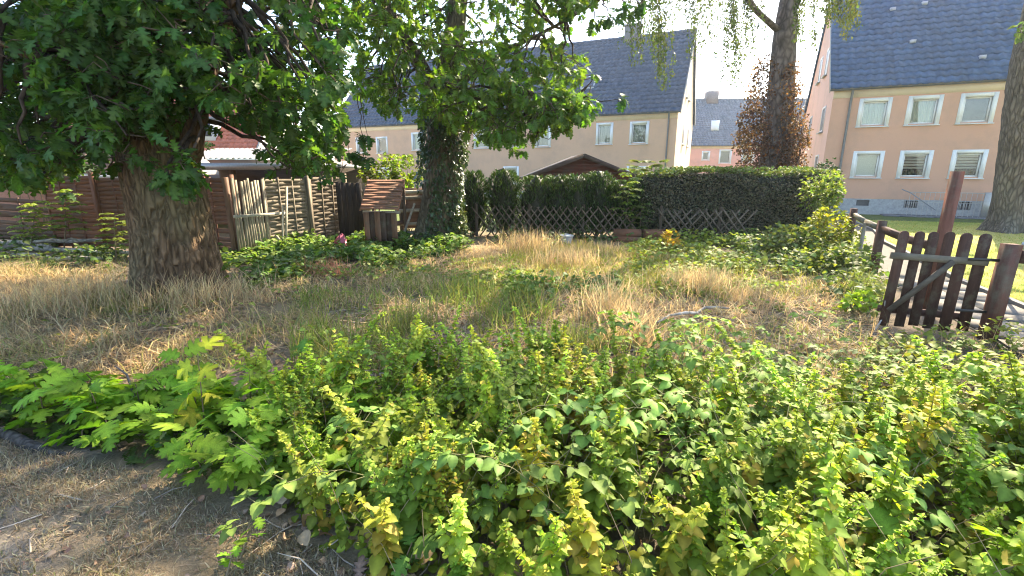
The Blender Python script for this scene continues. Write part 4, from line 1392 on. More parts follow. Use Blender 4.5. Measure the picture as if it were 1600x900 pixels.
leafy([(235, 235), (300, 230), (315, 290), (250, 290)], 4, 6, 5.2, 5.9, 0.25, TP, lv, br, OAKL, 0.20, MG)
high_crown(lv, (-5.6, 6.2, 9.2), (6.0, 5.5, 4.5), 7500, 0.30, DG, OAKL[0])
for k in range(26):
    c = ball(1, (-5.6, 6.2, 8.8), (5, 5, 3.5))[0]
    limb(br, P1[-1 - int(rnd(0, 40))], c, 0.08, 0.015, 0.05)
br.build("branches", M['bark_smooth'], oak, smooth=True)
lv.build("crown", M['crown_leaf'], oak)

# ---- the oak with the ivy
IB = np.array([-1.85, 11.7, 0.0])
ivt = thing("ivy_clad_tree", "tree with ivy climbing its trunk between the pole rack and the lattice fence", "tree", IB)
m = MB()
pa = [gp(676, 379) + np.array([0, 0, -0.1]), at(680, 350, 11.7), at(688, 300, 11.7), at(693, 240, 11.7), at(692, 180, 11.7), at(700, 110, 11.7), at(712, 40, 11.7), at(722, -60, 11.7), at(730, -250, 11.6)]
P1, R1 = trunk(m, pa, [0.50, 0.46, 0.42, 0.38, 0.35, 0.26, 0.22, 0.18, 0.1], 64, 0.045, 0.035, (0.15, 0.12, 0.085), 0.35, 11, (0.13, 0.13, 0.08), 8.0)
pb = [at(692, 185, 11.7), at(672, 130, 11.5), at(645, 80, 11.3), at(612, 30, 11.0), at(585, -40, 10.7), at(550, -150, 10.3)]
P2, R2 = trunk(m, pb, [0.22, 0.19, 0.16, 0.13, 0.10, 0.05], 24, 0.05, 0.03, (0.12, 0.095, 0.07), 0, 12)
pc = [at(697, 150, 11.7), at(740, 110, 11.2), at(800, 75, 10.6), at(860, 45, 10.2), at(930, 5, 9.8), at(990, -40, 9.6)]
P3, R3 = trunk(m, pc, [0.15, 0.12, 0.09, 0.065, 0.04, 0.02], 20, 0.05, 0.02, (0.12, 0.095, 0.07), 0, 13)
pd = [at(698, 160, 11.7), at(760, 150, 11.0), at(830, 150, 10.3), at(900, 165, 9.8)]
P4, R4 = trunk(m, pd, [0.10, 0.08, 0.055, 0.02], 16, 0.05, 0.02, (0.12, 0.095, 0.07), 0, 14)
m.build("trunk", M['bark'], ivt, smooth=True)
iv = MB()
n = 5200
hh = rnd(0.0, 3.75, n)
aa = rnd(-math.pi, math.pi, n)
full = np.clip((hh - 1.2) / 0.9, 0, 1)
right = 0.5 + 0.5 * np.cos(aa - (-0.5))            # fuller on the side away from the rack and towards the viewer
keep = rnd(0, 1, n) < np.maximum(full, (right > 0.62) * 1.0)
hh, aa, full = hh[keep], aa[keep], full[keep]
n = len(hh)
cx = np.interp(hh, P1[:, 2], P1[:, 0])
cy = np.interp(hh, P1[:, 2], P1[:, 1])
cr = np.interp(hh, P1[:, 2], R1)
th = 0.05 + 0.26 * (0.5 + 0.5 * fbm(np.column_stack([np.cos(aa) * 1.5, np.sin(aa) * 1.5, hh * 1.5]), 17, 2)) * (0.6 + 0.4 * full)
rr = cr * 1.05 + th * rnd(0.3, 1.0, n)
pp = np.column_stack([cx + rr * np.cos(aa), cy + rr * np.sin(aa), hh])
dd = np.column_stack([np.cos(aa) * 0.6, np.sin(aa) * 0.6, -0.9 + 0 * aa]) + unit(n) * 0.55
iv.lay(IVYS[0], pp, dd, rng.normal(0, 0.5, n), rnd(0.06, 0.12, n), shades((0.05, 0.078, 0.028), n, 0.35))
# trailing ivy at the foot
p = ball(420, at(718, 352, 11.45), (0.22, 0.25, 0.40), 0.2)
iv.lay(IVYS[0], p, unit(420) + np.array([0.3, -0.4, -0.3]), rng.normal(0, 0.6, 420), rnd(0.07, 0.12, 420), shades((0.10, 0.13, 0.045), 420, 0.35))
iv.build("ivy", M['ivy_leaf'], ivt)
TP = np.concatenate([P1[P1[:, 2] > 3.0][::5], P2[::5], P3[::5], P4[::5]])
MIDPOLY = [(545, -70), (1000, -70), (955, -5), (915, 20), (890, 70), (930, 105), (925, 150), (945, 178), (895, 188), (858, 212), (800, 226), (745, 218), (700, 190), (645, 172), (600, 178), (558, 178), (545, 100)]
lv, br = MB(), MB()
MC = (0.10, 0.170, 0.030)
leafy(MIDPOLY, 80, 11, 8.6, 10.8, 0.62, TP, lv, br, OAKL, 0.18, MC)
leafy(MIDPOLY, 42, 10, 10.8, 13.2, 0.75, TP, lv, br, OAKL, 0.18, (0.07, 0.125, 0.025))
leafy([(740, 150), (930, 150), (940, 180), (860, 212), (800, 226), (745, 215)], 26, 11, 8.8, 10.4, 0.5, TP, lv, br, OAKL, 0.17, (0.09, 0.17, 0.035))
leafy([(640, 150), (740, 150), (745, 215), (690, 200)], 7, 8, 10.0, 11.2, 0.45, TP, lv, br, OAKL, 0.17, MC)
# dark leaves against the sky and the low twig before the house
for (x, y, Y, k) in ((955, 28, 9.0, 5), (980, 18, 9.0, 6), (930, 35, 9.0, 3), (890, 15, 9.2, 6), (1000, 5, 9.0, 4), (965, 155, 9.4, 2), (575, 215, 8.4, 4), (545, 240, 8.4, 3), (570, 242, 8.3, 4), (535, 262, 8.2, 3)):
    c = at(x, y, Y)
    q = TP[np.argmin(np.linalg.norm(TP - c, axis=1))]
    if y < 100 or x > 900:
        limb(br, q, c, 0.018, 0.006, 0.05)
    else:
        limb(br, at(x - 12, 150, Y), c, 0.008, 0.004, 0.0)
    rosettes(lv, br, ball(k, c, (0.14, 0.14, 0.10)), np.broadcast_to(c, (k, 3)), OAKL, 0.19, (0.055, 0.11, 0.03), 5)
high_crown(lv, (4.0, 10.0, 8.6), (2.6, 2.0, 1.5), 1500, 0.30, MC, OAKL[0])  # unseen ball of leaves added to shade the lower-left lawn
high_crown(lv, (-0.2, 8.7, 9.0), (6.6, 4.6, 3.8), 4200, 0.30, MC, OAKL[0])
for k in range(22):
    c = ball(1, (-1.6, 10.6, 9.0), (5, 4.5, 3.3))[0]
    limb(br, P1[-1 - int(rnd(0, 40))], c, 0.07, 0.015, 0.05)
br.build("branches", M['bark_smooth'], ivt, smooth=True)
lv.build("crown", M['crown_leaf'], ivt)

# ---- the birch with hanging twigs
BB = np.array([8.6, 16.0, 0.0])
bir = thing("birch_tree", "tall birch with hanging twigs standing behind the dark hedge", "tree", BB)
m = MB()
pa = [(8.55, 16, -0.1), (8.58, 16, 1.0), at(1214, 230, 16), at(1219, 150, 16), at(1226, 60, 16), at(1228, 30, 16), at(1238, -30, 16), at(1250, -200, 16), at(1255, -420, 16)]
bc = (0.13, 0.105, 0.095)
P1, R1 = trunk(m, pa, [0.52, 0.46, 0.42, 0.38, 0.34, 0.28, 0.22, 0.16, 0.08], 48, 0.06, 0.05, bc, 0.2, 21, (0.24, 0.22, 0.20), 6.0)
P2, R2 = trunk(m, [at(1226, 55, 16), at(1205, 38, 15.9), at(1180, 15, 15.7), at(1160, -15, 15.5), at(1130, -80, 15.2)], [0.17, 0.13, 0.11, 0.09, 0.04], 18, 0.06, 0.02, bc, 0, 22)
P3, R3 = trunk(m, [at(1230, 35, 16), at(1242, 10, 16), at(1262, -40, 15.8), at(1300, -110, 15.5)], [0.14, 0.12, 0.10, 0.04], 18, 0.06, 0.02, bc, 0, 23)
m.build("trunk", M['bark_smooth'], bir, smooth=True)
lv, br = MB(), MB()
def strands(x0, x1, yend0, yend1, n, Y0, Y1, dens=1.0, col=(0.075, 0.10, 0.032)):
    for _ in range(n):
        x, Y = rnd(x0, x1), rnd(Y0, Y1)
        b = at(x, rnd(yend0, yend1), Y)
        a = at(x + rnd(-8, 8), -60 - rnd(0, 30), Y + rnd(-0.2, 0.2))
        L = a[2] - b[2]
        k = 8
        t = np.linspace(0, 1, k)[:, None]
        p = a + (b - a) * t + np.column_stack([0.05 * np.sin(t[:, 0] * 5 + rnd(0, 6)), 0.05 * np.sin(t[:, 0] * 4 + rnd(0, 6)), 0 * t[:, 0]])
        br.tube(p, np.linspace(0.008, 0.003, k), 3, (0.09, 0.065, 0.05), caps=False)
        nl = int(L * 42 * dens)
        tt = rnd(0.25, 1, nl)
        q = np.column_stack([np.interp(tt, t[:, 0], p[:, c]) for c in range(3)]) + rng.normal(0, 0.05, (nl, 3))
        d = unit(nl) * 0.7 + np.array([0, 0, -0.8])
        lv.lay(QUADLEAF, q, d, rnd(-1.5, 1.5, nl), rnd(0.06, 0.10, nl), shades(col, nl, 0.35))
strands(1000, 1035, 40, 75, 10, 14.5, 16.5, 0.8)
strands(1020, 1052, 90, 145, 9, 14.0, 15.5, 1.2)
strands(965, 1005, 55, 105, 8, 14, 15.5, 0.9)
strands(1080, 1110, 30, 95, 10, 14.5, 16.5, 1.0)
strands(1112, 1160, 60, 150, 14, 14.5, 17, 1.0)
strands(1160, 1200, 30, 110, 10, 15, 17, 1.0)
strands(1240, 1300, 10, 85, 18, 14.5, 17, 1.1)
strands(1296, 1345, 15, 60, 14, 14.0, 15.5, 1.6, (0.10, 0.12, 0.035))
strands(1050, 1110, -10, 30, 10, 14.5, 16.5, 0.8)
p = ball(1500, (8.9, 16.2, 10.0), (3.6, 3.4, 3.6), 0.3)
p = p[out_of_view(p, 50)]
lv.lay(QUADLEAF, p, unit(len(p)) + np.array([0, 0, -0.6]), rnd(-1, 1, len(p)), rnd(0.10, 0.18, len(p)), shades((0.075, 0.10, 0.032), len(p), 0.3))
for k in range(30):
    c = ball(1, (8.7, 16.0, 9.5), (3.2, 3.0, 3.0))[0]
    limb(br, P1[-1 - int(rnd(0, 45))], c, 0.06, 0.01, 0.1)
br.build("branches", M['bark_smooth'], bir, smooth=True)
lv.build("crown", M['crown_leaf'], bir)

# ---- copper leaved shrub round the birch
cop = thing("copper_shrub", "tall copper brown leaved shrub wrapped round the birch trunk", "shrub", (8.6, 15.3, 0))
lv, br = MB(), MB()
for k in range(9):
    x = rnd(1160, 1262)
    limb(br, (8.6 + rnd(-0.5, 0.5), 15.4, 0), at(x, rnd(110, 200), 15.4), 0.03, 0.008, 0.0, (0.10, 0.07, 0.055))
COPPOLY = [(1195, 85), (1210, 95), (1200, 150), (1195, 275), (1160, 275), (1152, 235), (1158, 190), (1170, 150), (1178, 110)]
COPR = [(1228, 90), (1250, 120), (1248, 160), (1262, 200), (1258, 275), (1222, 275), (1226, 180)]
for poly, nn_, front in ((COPPOLY, 130, 1), (COPR, 130, 1), ([(1190, 180), (1232, 180), (1240, 275), (1185, 275)], 60, 1)):
    cs = clump_points(poly, nn_, 15.0, 16.2)
    for c in cs:
        p = ball(22, c, (0.22, 0.22, 0.25), 0.1)
        lv.lay(OVATES[0], p, unit(22) + np.array([0, 0, -0.3]), rnd(-1, 1, 22), rnd(0.06, 0.10, 22), shades((0.095, 0.050, 0.042) if rnd(0, 1) < 0.8 else (0.19, 0.09, 0.05), 22, 0.35))
br.build("branches", M['bark_smooth'], cop, smooth=True)
lv.build("crown", M['crown_leaf'], cop)

# ---- the thick tree on the lawn
RB_ = np.array([14.4, 13.7, 0.0])
lin = thing("lawn_tree", "thick dark tree trunk rising from the lawn behind the picket gate", "tree", RB_)
m = MB()
pa = [(14.42, 13.7, -0.1), (14.40, 13.7, 0.5), (14.22, 13.7, 1.6), (14.0, 13.7, 2.9), (13.82, 13.7, 4.5), (13.75, 13.7, 8.0), (13.7, 13.7, 11)]
P1, R1 = trunk(m, pa, [0.56, 0.52, 0.47, 0.43, 0.40, 0.3, 0.15], 72, 0.05, 0.035, (0.125, 0.105, 0.085), 0.55, 31, (0.17, 0.15, 0.115), 7.0)
m.build("trunk", M['bark'], lin, smooth=True)
lv, br = MB(), MB()
high_crown(lv, (14.0, 12.0, 9.6), (7.0, 6.5, 4.6), 4200, 0.30, MC, OVATES[0])
c = at(1592, 48, 13.2)
limb(br, (13.82, 13.6, 5.0), c, 0.02, 0.006, 0.0)
rosettes(lv, br, ball(7, c, (0.12, 0.12, 0.18)), np.broadcast_to(c, (7, 3)), OVATES, 0.17, (0.12, 0.19, 0.04), 5)
for k in range(24):
    c = ball(1, (14.0, 12.0, 9.5), (6, 5.5, 3.5))[0]
    if c[2] > 7.5:
        limb(br, P1[-1 - int(rnd(0, 60))], c, 0.08, 0.015, 0.05)
br.build("branches", M['bark_smooth'], lin, smooth=True)
lv.build("crown", M['crown_leaf'], lin)

# ================================================================ hedges, conifers and shrubs
def core(mb, cen, rad, col=(0.030, 0.034, 0.018), seed=0, n=18):
    """the dense twiggy inside of a bush"""
    th, ph = np.meshgrid(np.linspace(0, 2 * math.pi, n, endpoint=False), np.linspace(0.02, math.pi - 0.02, n // 2))
    u = np.stack([np.cos(th) * np.sin(ph), np.sin(th) * np.sin(ph), np.cos(ph)], -1)
    r = 1 + 0.12 * fbm(u * 2.3 + seed, seed, 2)
    V = np.asarray(cen) + u * r[..., None] * np.asarray(rad)
    k = n // 2
    i, j = np.meshgrid(np.arange(k - 1), np.arange(n), indexing='ij')
    i, j = i.ravel(), j.ravel()
    mb.add(V.reshape(-1, 3), np.stack([i * n + j, (i + 1) * n + j, (i + 1) * n + (j + 1) % n, i * n + (j + 1) % n], 1), col)
def conifer(label, px, ytop, Y, w, seed, col=(0.045, 0.078, 0.022)):
    top = at(px, ytop, Y)
    h = top[2]
    x, y = top[0], Y
    r = thing("conifer", label, "conifer", (x, y, 0), group="small clipped conifers")
    m = MB()
    m.tube([(x, y, 0), (x, y, h * 0.8)], [0.045, 0.02], 7, (0.12, 0.08, 0.06))
    m.build("trunk", M['bark_smooth'], r, smooth=True)
    m = MB()
    core(m, (x, y, 0.05 + h * 0.5), (w * 0.40, w * 0.40, h * 0.46), seed=seed)
    n = 2300
    z = rnd(0.05, 1.0, n) ** 0.9
    a = rnd(0, 2 * math.pi, n)
    prof = np.where(z < 0.75, 0.95 + 0.12 * np.sin(z * 6 + seed), np.sqrt(np.clip(1 - ((z - 0.75) / 0.27) ** 2, 0, 1)))
    bump = 1 + 0.16 * fbm(np.column_stack([np.cos(a) * 2, np.sin(a) * 2, z * 5]), seed, 2)
    rr = w / 2 * prof * bump * rnd(0.82, 1.05, n)
    p = np.column_stack([x + rr * np.cos(a), y + rr * np.sin(a), z * h * 0.98])
    d = np.column_stack([np.cos(a) * 0.5, np.sin(a) * 0.5, 0.9 + 0 * a]) + unit(n) * 0.45
    m.lay(LANCES[0], p, d, rnd(-1.5, 1.5, n), rnd(0.07, 0.14, n), shades(col, n, 0.35))
    m.build("crown", M['needle'], r)
CN = ["dark clipped conifer right beside the ivy clad trunk", "round topped conifer at the ivy end of the lattice fence", "low dark conifer at the gap before the shed's verge", "slim conifer under the shed's left eave", "conifer below the shed's gable peak",
      "tallest conifer, just past the shed's gable peak", "dark conifer behind the leafy sapling", "last small conifer, merging into the broad hedge"]
for (px, yt, Y, w), lb in zip(((738, 268, 13.0, 0.75), (787, 266, 12.9, 0.85), (838, 276, 12.9, 0.95), (872, 275, 12.9, 0.9), (905, 274, 12.8, 0.9), (936, 269, 12.8, 0.9), (972, 284, 12.7, 0.9), (1004, 279, 12.7, 0.8)), CN):
    conifer(lb, px, yt, Y, w, int(px))
def hedge():
    x0, x1, y0, y1, h = 3.35, 8.05, 12.25, 13.3, 1.66
    r = thing("hedge", "broad dark clipped hedge with sunlit top behind the broken lattice", "hedge", (5.8, 12.8, 0))
    m = MB()
    nx, nz = 40, 14
    def pt(u, face, v):
        pass
    # inner mass as a rounded block
    ring = []
    prof = [(y0 + 0.14, 0.05), (y0 + 0.10, 0.8), (y0 + 0.08, h - 0.14), (y0 + 0.2, h - 0.02), (y1 - 0.2, h - 0.01), (y1 - 0.1, h - 0.2), (y1 - 0.1, 0.05)]
    xs = np.linspace(x0 + 0.08, x1 - 0.15, nx)
    V = np.array([[(x, y + 0.04 * vnoise(np.array([x * 2, z * 2, 0.0]), 3), z) for (y, z) in prof] for x in xs])
    k = len(prof)
    i, j = np.meshgrid(np.arange(nx - 1), np.arange(k - 1), indexing='ij')
    a = (i * k + j).ravel()
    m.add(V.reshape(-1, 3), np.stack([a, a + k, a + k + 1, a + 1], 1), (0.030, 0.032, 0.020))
    m.add(V[-1], [tuple(range(k))], (0.030, 0.032, 0.020))
    m.add(V[0], [tuple(range(k))], (0.030, 0.032, 0.020))
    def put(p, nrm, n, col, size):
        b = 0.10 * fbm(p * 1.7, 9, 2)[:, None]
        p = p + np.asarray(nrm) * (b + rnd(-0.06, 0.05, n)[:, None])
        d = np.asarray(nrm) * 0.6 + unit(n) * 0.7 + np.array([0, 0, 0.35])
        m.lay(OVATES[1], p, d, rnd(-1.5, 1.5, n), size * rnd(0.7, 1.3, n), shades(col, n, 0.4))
    n = 12000
    z = rnd(0.03, h, n)
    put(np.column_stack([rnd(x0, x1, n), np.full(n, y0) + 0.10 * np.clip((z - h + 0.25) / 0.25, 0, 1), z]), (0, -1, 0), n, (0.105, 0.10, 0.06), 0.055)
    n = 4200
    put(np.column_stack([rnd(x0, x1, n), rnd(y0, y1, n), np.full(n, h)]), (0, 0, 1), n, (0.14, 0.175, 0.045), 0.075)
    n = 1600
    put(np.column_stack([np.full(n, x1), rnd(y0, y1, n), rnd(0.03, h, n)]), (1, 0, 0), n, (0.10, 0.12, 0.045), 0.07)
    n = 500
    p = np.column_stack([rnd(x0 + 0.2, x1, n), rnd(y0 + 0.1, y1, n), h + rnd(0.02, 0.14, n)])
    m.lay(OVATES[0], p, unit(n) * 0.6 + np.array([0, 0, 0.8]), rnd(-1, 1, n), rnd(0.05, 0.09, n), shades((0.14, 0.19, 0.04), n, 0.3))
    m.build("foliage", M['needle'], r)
    m = MB()
    for x in np.arange(x0 + 0.25, x1, 0.45):
        m.tube([(x, 12.75, 0), (x + rnd(-0.1, 0.1), 12.75, 1.2)], [0.035, 0.02], 6, (0.12, 0.09, 0.07))
    m.build("stems", M['bark_smooth'], r)
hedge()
def shrub(name, label, cat, cen, rad, n, T, size, col, stems=6, mat='leaf', group=None, up=0.2, dark_core=False, base=None, shell=0.3):
    cen = np.asarray(cen, float)
    base = np.array([cen[0], cen[1], 0.0]) if base is None else np.asarray(base, float)
    r = thing(name, label, cat, base, group)
    m = MB()
    for k in range(stems):
        e = cen + unit(1)[0] * np.asarray(rad) * 0.75
        limb(m, base + np.array([rnd(-0.1, 0.1), rnd(-0.1, 0.1), 0]), e, 0.014, 0.004, 0.05, (0.13, 0.11, 0.06), 6, 5)
    m.build("stems", M['stem'], r)
    m = MB()
    if dark_core:
        core(m, cen, np.asarray(rad) * 0.72, seed=int(n))
    p = ball(n, cen, rad, shell)
    u = (p - cen) / np.asarray(rad)
    p = cen + (p - cen) * (1 + 0.55 * fbm(u * 1.6 + n * 0.37, int(n) % 31, 2))[:, None]
    p[:, 2] = np.maximum(p[:, 2], 0.03)
    b = fbm(p * 2.5, int(n) % 50, 2)
    p = p[b > -0.2]
    k = len(p)
    d = (p - cen) / np.asarray(rad) * 0.6 + unit(k) * 0.7 + np.array([0, 0, up])
    m.lay(T, p, d, rnd(-1, 1, k), size * rnd(0.6, 1.3, k), shades(col, k, 0.3))
    m.build("foliage", M[mat], r)
    return r
shrub("bush", "rounded dark green bush at the corner of the plinth house", "bush", at(1291, 290, 14.5), (0.32, 0.4, 0.62), 1500, OVATES[0], 0.07, (0.03, 0.055, 0.022), 4, 'needle', dark_core=True)
shrub("shrub", "bright yellow green leafy shrub rising behind the pole rack", "shrub", at(632, 272, 13.6), (0.62, 0.5, 0.42), 1300, OVATES[0], 0.12, (0.17, 0.23, 0.035), 8)
shrub("shrub", "yellow green leafy shrub behind the dark board panel", "shrub", at(580, 276, 13.4), (0.55, 0.45, 0.25), 800, OVATES[1], 0.11, (0.18, 0.22, 0.035), 7)
shrub("shrub", "sunlit yellow green shrub beyond the sagging dark panel", "shrub", at(48, 262, 12.6), (0.9, 0.6, 0.5), 1300, OVATES[1], 0.12, (0.20, 0.22, 0.035), 8)
shrub("flowering_shrub", "pale flowering shrub spilling over the end of the dark hedge", "shrub", at(1288, 305, 11.4), (0.42, 0.45, 0.42), 1300, OVATES[0], 0.09, (0.13, 0.17, 0.045), 8)
shrub("shrub", "yellow green sunlit shrub below the overgrown fence post", "shrub", at(1292, 360, 9.9), (0.42, 0.45, 0.42), 1200, OVATES[0], 0.09, (0.19, 0.22, 0.035), 8)
shrub("shrub", "low green bramble shrub between hedge end and side fence", "shrub", at(1240, 380, 9.6), (0.65, 0.5, 0.30), 1100, TOOTHS[0], 0.10, (0.10, 0.14, 0.04), 8, 'bramble_leaf')
shrub("shrub", "leafy green shrub crowding the weathered side rail", "shrub", at(1310, 408, 8.3), (0.42, 0.5, 0.28), 800, TOOTHS[1], 0.10, (0.12, 0.17, 0.04), 7)
shrub("shrub", "reddish leaved low shrub among brambles before the hedge end", "shrub", at(1185, 415, 8.8), (0.45, 0.4, 0.22), 500, OVATES[0], 0.08, (0.22, 0.14, 0.05), 7)
shrub("shrub", "small yellow leaved shrub in front of the planter boxes", "shrub", at(1048, 382, 10.2), (0.24, 0.2, 0.30), 380, OVATES[0], 0.10, (0.40, 0.34, 0.05), 6)
shrub("shrub", "bright low weed at the foot of the picket gate", "shrub", gp(1345, 495) + np.array([0, 0, 0.13]), (0.24, 0.2, 0.15), 260, OVATES[0], 0.09, (0.17, 0.25, 0.035), 6)
# leafy sapling with compound leaves in front of the hedge
def compound(mb, tw, o, d, L, pairs, size, col):
    d = np.asarray(d, float) / np.linalg.norm(d)
    side = np.cross(d, (0, 0, 1.0))
    side /= np.linalg.norm(side)
    pts = [o + d * L * t + np.array([0, 0, -0.35 * L * t * t]) for t in np.linspace(0, 1, 6)]
    tw.tube(pts, np.linspace(0.004, 0.002, 6), 4, (0.14, 0.17, 0.05), caps=False)
    for k in range(pairs):
        t = 0.2 + 0.8 * k / max(1, pairs - 1)
        p = o + d * L * t + np.array([0, 0, -0.35 * L * t * t])
        for s in (1, -1):
            mb.lay(OVATES[0], p[None], (side * s + d * 0.35 + np.array([0, 0, -0.15]))[None], rnd(-0.3, 0.3), size * rnd(0.8, 1.2), shades(col, 1, 0.2)[0])
    mb.lay(OVATES[0], pts[-1][None], (d + np.array([0, 0, -0.5]))[None], 0.0, size, col)
def feathery(name, label, base, top, n, L, pairs, size, col, cat="sapling", group=None, z0=0.35):
    base, top = np.asarray(base, float), np.asarray(top, float)
    r = thing(name, label, cat, base, group)
    f, s = MB(), MB()
    t = np.linspace(0, 1, 8)[:, None]
    p = base + (top - base) * t + rng.normal(0, 0.015, (8, 3)) * t
    s.tube(p, np.linspace(0.014, 0.005, 8), 6, (0.16, 0.13, 0.08))
    for k in range(n):
        q = z0 + (1 - z0) * k / (n - 1)
        o = base + (top - base) * q
        a = k * 2.4 + rnd(-0.4, 0.4)
        compound(f, s, o, (math.cos(a), math.sin(a), 0.45), L * rnd(0.7, 1.1) * (1.15 - 0.5 * q), pairs, size, col)
    s.build("stem", M['stem'], r)
    f.build("foliage", M['leaf'], r)
feathery("sapling", "tall leafy sapling standing in front of the hedge beside the planter boxes", gp(975, 372), at(985, 262, 11.9), 24, 0.42, 5, 0.13, (0.14, 0.19, 0.04), z0=0.30)
feathery("sapling", "low leafy sapling at the foot of the taller one by the lattice", gp(1000, 372), at(1002, 320, 12.0), 14, 0.38, 4, 0.12, (0.09, 0.13, 0.04), z0=0.2)
feathery("locust_sapling", "feathery locust sapling beside the cut log ends", gp(48, 392), at(55, 318, 10.2), 20, 0.48, 8, 0.10, (0.15, 0.22, 0.04), group="feathery saplings by the brown fence", z0=0.25)
feathery("locust_sapling", "slender feathery sapling in front of the reddish brown woven panel", gp(100, 394), at(106, 298, 10.2), 19, 0.42, 8, 0.095, (0.13, 0.20, 0.04), group="feathery saplings by the brown fence", z0=0.35)
feathery("locust_sapling", "feathery sapling close beside the big oak's trunk", gp(182, 408), at(178, 335, 9.2), 18, 0.38, 8, 0.085, (0.16, 0.23, 0.04), group="feathery saplings by the brown fence", z0=0.25)
# palm like plant above the hedge
pal = thing("fan_palm", "small fan palm showing yellow green fronds above the hedge", "palm", (4.15, 13.6, 0))
c = at(1012, 272, 13.6)
m = MB()
m.tube([(c[0], 13.6, 0), c], [0.07, 0.05], 8, (0.15, 0.11, 0.08))
m.build("trunk", M['bark_smooth'], pal)
m = MB()
for k in range(9):
    a = k * 0.7
    o = c + np.array([math.cos(a) * 0.32, math.sin(a) * 0.3, 0.06 + 0.12 * (k % 3)])
    d0 = np.array([math.cos(a), math.sin(a), 0.5])
    sd = np.cross(d0, (0, 0, 1.0))
    for t in np.linspace(-1.2, 1.2, 11):
        m.lay(LANCES[0], o[None], (d0 * math.cos(t) + sd * math.sin(t))[None], 0.0, 0.32, shades((0.15, 0.19, 0.05), 1)[0])
m.build("fronds", M['leaf'], pal)

# ================================================================ wood on the ground
pole("fallen_branch", "bent pale barkless branch lying on the bare soil", "branch", [gp(1026, 512) + [0, 0, 0.06], gp(1045, 503) + [0, 0, 0.08], gp(1070, 500) + [0, 0, 0.09], gp(1088, 494) + [0, 0, 0.035], gp(1100, 488) + [0, 0, 0.06], gp(1118, 487) + [0, 0, 0.06], gp(1138, 488) + [0, 0, 0.05]], [0.010, 0.014, 0.017, 0.019, 0.017, 0.016, 0.009], (0.34, 0.31, 0.265), 'bark_smooth', rough=0.3)
pole("fallen_branch", "thick grey fallen branch at the edge of the dry grass under oak shoots", "branch", [gp(-40, 668) + [0, 0, 0.04], gp(15, 688) + [0, 0, 0.05], gp(45, 706) + [0, 0, 0.05], gp(75, 714) + [0, 0, 0.04], gp(108, 718) + [0, 0, 0.03]], [0.034, 0.036, 0.038, 0.032, 0.02], (0.085, 0.075, 0.066), 'bark', rough=0.12, sides=12)
pole("fallen_branch", "thin grey twig bent beside the bright weed at the gate", "branch", [gp(1366, 520) + [0, 0, 0.02], at(1380, 495, 5.1), at(1383, 470, 5.05)], [0.010, 0.008, 0.005], (0.45, 0.42, 0.38))
pole("fallen_branch", "forked dark dead twig sticking up among the oak shoots", "branch", [gp(215, 640) + [0, 0, 0.1], at(198, 585, 3.35), at(180, 572, 3.4)], [0.010, 0.008, 0.004], (0.13, 0.11, 0.10))
LG = ["thick cut log lying at the outer end of the wood heap", "long grey branch on top of the wood heap", "long branch along the front of the wood heap", "thin branch crossing the wood heap", "short log tucked behind the wood heap", "bleached branch at the oak end of the wood heap", "crooked branch at the foot of the woven fence", "grey pole lying along the wood heap's middle"]
for k, (x0, y0, x1, y1, r_, z_, c) in enumerate(((-60, 408, 22, 403, 0.10, 0.09, (0.22, 0.16, 0.11)), (20, 392, 200, 388, 0.045, 0.20, (0.34, 0.31, 0.28)), (10, 405, 170, 408, 0.05, 0.06, (0.30, 0.28, 0.25)), (60, 398, 140, 392, 0.03, 0.27, (0.38, 0.35, 0.31)), (-80, 396, 40, 392, 0.08, 0.10, (0.20, 0.17, 0.14)), (110, 402, 215, 404, 0.035, 0.12, (0.42, 0.40, 0.36)), (-20, 388, 90, 396, 0.04, 0.16, (0.28, 0.25, 0.21)), (30, 400, 160, 398, 0.05, 0.14, (0.26, 0.24, 0.22)))):
    a, b = gp(x0, y0) + [0, 0, z_], gp(x1, y1) + [0, 0, z_ * 0.9]
    t = np.linspace(0, 1, 7)[:, None]
    p = a + (b - a) * t + rng.normal(0, 0.035, (7, 3)) * np.array([1, 1, 0.5])
    m = MB()
    m.tube(p, np.linspace(r_, r_ * 0.75, 7), 10, c, 0.15, k, caps=False)
    if k == 0:
        th = np.linspace(0, 2 * math.pi, 13)[:-1]
        m.add(np.vstack([[p[-1] + np.array([0.004, -0.006, 0])], np.column_stack([p[-1][0] + 0 * th, p[-1][1] + np.cos(th) * r_ * 0.75, p[-1][2] + np.sin(th) * r_ * 0.75])]), [(0, i + 1, (i + 1) % 12 + 1) for i in range(12)], (0.5, 0.33, 0.18))
    tag(m.build("log" if r_ > 0.07 else "branch", M['bark_smooth'], smooth=True), LG[k], "log" if r_ > 0.07 else "branch", "cut wood heaped by the brown fence")

# ================================================================ grass, weeds and litter
STRAW = (0.52, 0.40, 0.22)
def tufted(p, scale, thr, seed):
    return p[fbm(np.column_stack([p[:, 0] * scale, p[:, 1] * scale, 0 * p[:, 0]]), seed, 2) + rng.normal(0, 0.15, len(p)) > thr]
mb = MB()
Zl = [(-700, 405), (150, 425), (215, 470), (360, 462), (430, 470), (520, 500), (480, 545), (300, 590), (0, 610), (-700, 610)]
p = tufted(spots(Zl, 900), 1.6, -0.35, 51)
pt = fbm(np.column_stack([p[:, 0] * 0.8, p[:, 1] * 0.8, 0 * p[:, 0]]), 57, 3) + rng.normal(0, 0.25, len(p))
c = np.where((pt > 0.3)[:, None], shades((0.30, 0.31, 0.11), len(p), 0.3, 0.1), np.where((pt < -0.35)[:, None], shades((0.34, 0.25, 0.15), len(p), 0.42, 0.08), shades(STRAW, len(p), 0.42, 0.08)))
